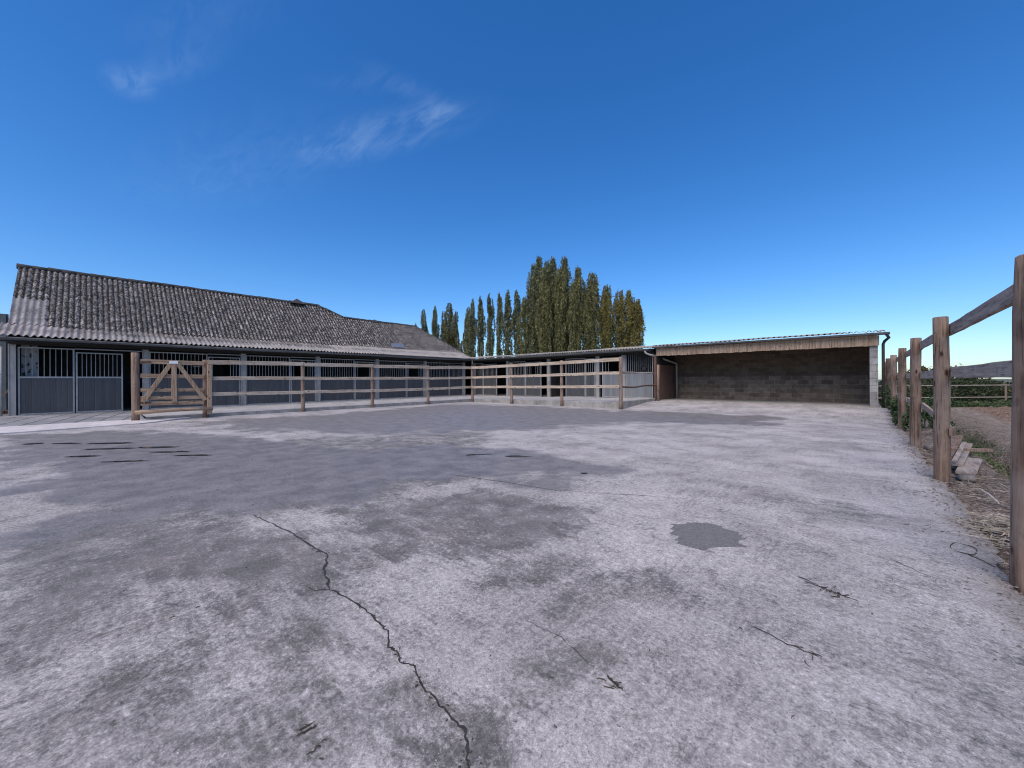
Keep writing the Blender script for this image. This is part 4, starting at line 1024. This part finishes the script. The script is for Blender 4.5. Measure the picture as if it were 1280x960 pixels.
tag(b.build('wire_loop', M['litter_dark'], smooth=True), 'dark loop of wire lying on the slab edge near the nearest post', 'wire')
# pile of broken boards behind the third post
labs = ['long weathered board on top of the debris pile by the fence','dark split board leaning in the debris pile by the fence','grey board lying flat at the near end of the debris pile','short plank at the far end of the debris pile','brown stake crossing the debris pile by the fence','thin lath across the debris pile by the fence']
bd = [((.95,8.0,.06),(1.35,10.3,.10),.12,.03,'rail_old'),((.90,8.6,.03),(1.2,10.0,.26),.14,.035,'post'),((.98,7.6,.02),(1.22,8.9,.04),.18,.03,'rail_old'),((1.0,10.2,.04),(1.35,11.6,.08),.12,.03,'rail_old'),((.9,9.0,.14),(1.5,9.6,.10),.06,.05,'fpost'),((.92,7.9,.13),(1.2,9.4,.22),.05,.02,'rail_old')]
for (a, c_, w, t_, m), lb in zip(bd, labs):
    b = MB(); b.beam(a, c_, w, t_, (0,0,1), ch=.004, jit=.003); tag(b.build('broken_board', M[m]), lb, 'board')
rnd = random.Random(31); M['stone'] = simple('rubble', (0.08,0.065,0.055), (0.22,0.19,0.17), 14, 0.95)
for i, (x, y, s) in enumerate([(1.05,8.5,.12),(1.15,9.5,.14),(.95,10.4,.11),(.98,7.55,.08)]):
    b = MB(); vs = []; n = 9
    for lat in range(5):
        for lo in range(n):
            th_ = PI*lat/4; ph = 2*PI*lo/n; k_ = s*(1+.25*fbm(math.sin(th_)*math.cos(ph)*1.5+i*3, math.sin(th_)*math.sin(ph)*1.5, math.cos(th_)))
            vs.append((x+k_*1.2*math.sin(th_)*math.cos(ph), y+k_*1.4*math.sin(th_)*math.sin(ph), -.03+k_*.7*math.cos(th_)))
    b.add(vs, [(a*n+q, a*n+(q+1)%n, (a+1)*n+(q+1)%n, (a+1)*n+q) for a in range(4) for q in range(n)])
    tag(b.build('rubble_stone', M['stone'], smooth=True), ['grey brown lump of rubble under the pale board','largest lump of rubble in the middle of the debris pile','lump of rubble at the far end of the debris pile','small lump of rubble nearest the second post'][i], 'stone')
# small dark droppings and twigs lying on the yard (too small and many to tell apart)
rnd = random.Random(77); b = MB()
def bent2(b, p, L, ang, r, rnd, z0): bent(b, p, L, ang, r, rnd, z0)
for (x, y, n, s, r) in [(-1.50,.52,7,.012,.03),(-1.38,.53,4,.008,.02),(-.13,2.93,12,.010,.07),(-.2,2.2,9,.008,.07),(-.75,1.44,9,.008,.035),(-5.1,3.0,3,.01,.05),(.45,4.6,14,.010,.25),(.5,6.2,12,.012,.4),(-1.1,1.54,3,.006,.02),(.45,3.4,10,.006,.3)]:
    for q in range(n):
        p = (x+rnd.gauss(0,r*.6), y+rnd.gauss(0,r*.45)); bent(b, p, rnd.uniform(.01,.05), rnd.uniform(0,6.28), s*rnd.uniform(.12,.35), rnd, .004)
for q in range(110):
    D = rnd.uniform(1.2,9)**1.0; L = rnd.uniform(-1.2,1.0)*D; x, y = dl(D, L)
    if not (-14 < x < .6): continue
    s = rnd.uniform(.001,.003); bent(b, (x,y), rnd.uniform(.006,.03), rnd.uniform(0,6.28), s, rnd, .004)
for q in range(150):
    i = rnd.randrange(len(CR)-1); t_ = rnd.random(); x = CR[i][0]*(1-t_)+CR[i+1][0]*t_+rnd.gauss(0,.012); y = CR[i][1]*(1-t_)+CR[i+1][1]*t_+rnd.gauss(0,.012)
    bent(b, (x,y), rnd.uniform(.004,.014), rnd.uniform(0,6.28), rnd.uniform(.001,.0028), rnd, .003)
tag(b.build('yard_litter', M['litter_dark']), 'tiny twigs and dark crumbs scattered over the concrete yard', 'litter', None, 'stuff')

rnd = random.Random(55); g = MB()
for q in range(900):
    y = rnd.uniform(2.6, 17); x = .66+rnd.gauss(0,.085)-.03*rnd.random(); s = rnd.uniform(.004,.016)*(1 if y > 5 else .8)
    vs = [(x+a*s*rnd.uniform(.6,1.3), y+c_*s*rnd.uniform(.6,1.3), max(-.02, zyard(x,y)-.25*max(0,x-.66))+d_*s*rnd.uniform(.4,.9)) for (a,c_,d_) in [(1,0,0),(0,1,0),(-1,0,0),(0,-1,0),(0,0,1),(.5,.5,.7)]]
    g.add(vs, [(0,1,5),(1,4,5),(0,5,4),(1,2,4),(2,3,4),(3,0,4)])
tag(g.build('edge_gravel', M['stone']), 'loose gravel and broken concrete crumbs along the yard edge', 'gravel', None, 'stuff')
# ------------------------------------------------------------------ camera, light, sky
cam = bpy.data.cameras.new('camera'); co = bpy.data.objects.new('camera', cam); COL.objects.link(co); S.camera = co
cam.sensor_width = 36; cam.lens = 13.5; cam.clip_end = 3000; cam.clip_start = .05; cam.shift_y = -.0035
co.matrix_world = Matrix.Translation((0,0,1.25)) @ Matrix.Rotation(R(42.38),4,'Z') @ Matrix.Rotation(R(90),4,'X') @ Matrix.Rotation(R(-.3),4,'Z')

SUN_EL, SUN_AZ = R(54), R(168)     # azimuth measured from +Y towards +X
sl = bpy.data.lights.new('sun', 'SUN'); sl.energy = 3.75; sl.angle = R(60); sl.color = (1,.90,.76)
so = bpy.data.objects.new('sun', sl); COL.objects.link(so)
d = Vector((math.sin(SUN_AZ)*math.cos(SUN_EL), math.cos(SUN_AZ)*math.cos(SUN_EL), math.sin(SUN_EL)))
so.rotation_euler = d.to_track_quat('Z', 'Y').to_euler(); so.location = (0,0,30)

w = bpy.data.worlds.new('World'); S.world = w; w.use_nodes = True; nt = w.node_tree
class WT(NT):
    def __init__(s): s.t = nt
W = WT()
bg = nt.nodes['Background']
sky = W.n('ShaderNodeTexSky'); sky.sky_type = 'NISHITA'; sky.sun_disc = False; sky.sun_elevation = SUN_EL; sky.sun_rotation = SUN_AZ
sky.air_density = 1.0; sky.dust_density = .5; sky.ozone_density = 3.0; sky.altitude = 100
hsv = W.n('ShaderNodeHueSaturation', i_Saturation=1.32, i_Value=1.22); nt.links.new(sky.outputs[0], hsv.inputs['Color'])
# thin cirrus: direction projected onto a high plane
tc = W.n('ShaderNodeTexCoord'); sx = W.n('ShaderNodeSeparateXYZ', i_Vector=tc.outputs['Generated'])
zc = W.math('MAXIMUM', sx.outputs[2], .05); px = W.math('DIVIDE', sx.outputs[0], zc); pyy = W.math('DIVIDE', sx.outputs[1], zc)
cv = W.n('ShaderNodeCombineXYZ', i_X=px, i_Y=pyy).outputs[0]
def streak(cx, cy, ang, la, lb, st):
    mp = W.n('ShaderNodeMapping', vector_type='TEXTURE'); nt.links.new(cv, mp.inputs[0])
    mp.inputs['Location'].default_value = (cx,cy,0); mp.inputs['Rotation'].default_value = (0,0,ang); mp.inputs['Scale'].default_value = (la,lb,1)
    ln = W.n('ShaderNodeVectorMath', operation='LENGTH'); nt.links.new(mp.outputs[0], ln.inputs[0])
    r = W.ramp(ln.outputs['Value'], [(0.0, st), (1.0, 0.0)], 'EASE'); return r
tot = streak(-1.47,.79,R(22),.62,.17,.8)
for s_ in [(-1.19,.87,R(24),.17,.09,.6),(-1.14,.74,R(80),.24,.08,.35),(-1.26,.60,R(45),.2,.07,.25),(-1.80,.09,R(12),.15,.09,.7),(-1.62,.17,R(22),.34,.08,.35),(-1.34,.21,R(28),.4,.10,.22),(-2.2,.45,R(20),1.2,.4,.22)]:
    tot = W.math('ADD', tot, streak(*s_))
mpn = W.n('ShaderNodeMapping'); nt.links.new(cv, mpn.inputs[0]); mpn.inputs['Rotation'].default_value = (0,0,R(25)); mpn.inputs['Scale'].default_value = (1.6,5.5,1)
wn = W.noise(mpn.outputs[0], 3.2, 9, .62, .9)
cm = W.math('MULTIPLY', tot, W.ramp(wn, [(.36,.12),(.64,1.0)])); cm = W.math('MULTIPLY', cm, .17, clamp=True)
tint = W.mix(1.0, hsv.outputs[0], (.86,1.0,1.20), 'MULTIPLY')
mixc = W.mix(cm, tint, (5.5,7.2,9.5))
nt.links.new(mixc, bg.inputs['Color']); bg.inputs['Strength'].default_value = .12

S.render.engine = 'CYCLES'; S.cycles.filter_width = 1.1
vs_ = S.view_settings; vs_.view_transform = 'Standard'; vs_.look = 'None'; vs_.exposure = 0.0; vs_.gamma = 1; vs_.use_curve_mapping = False
for o in bpy.data.objects:
    if '_base' in o: del o['_base']
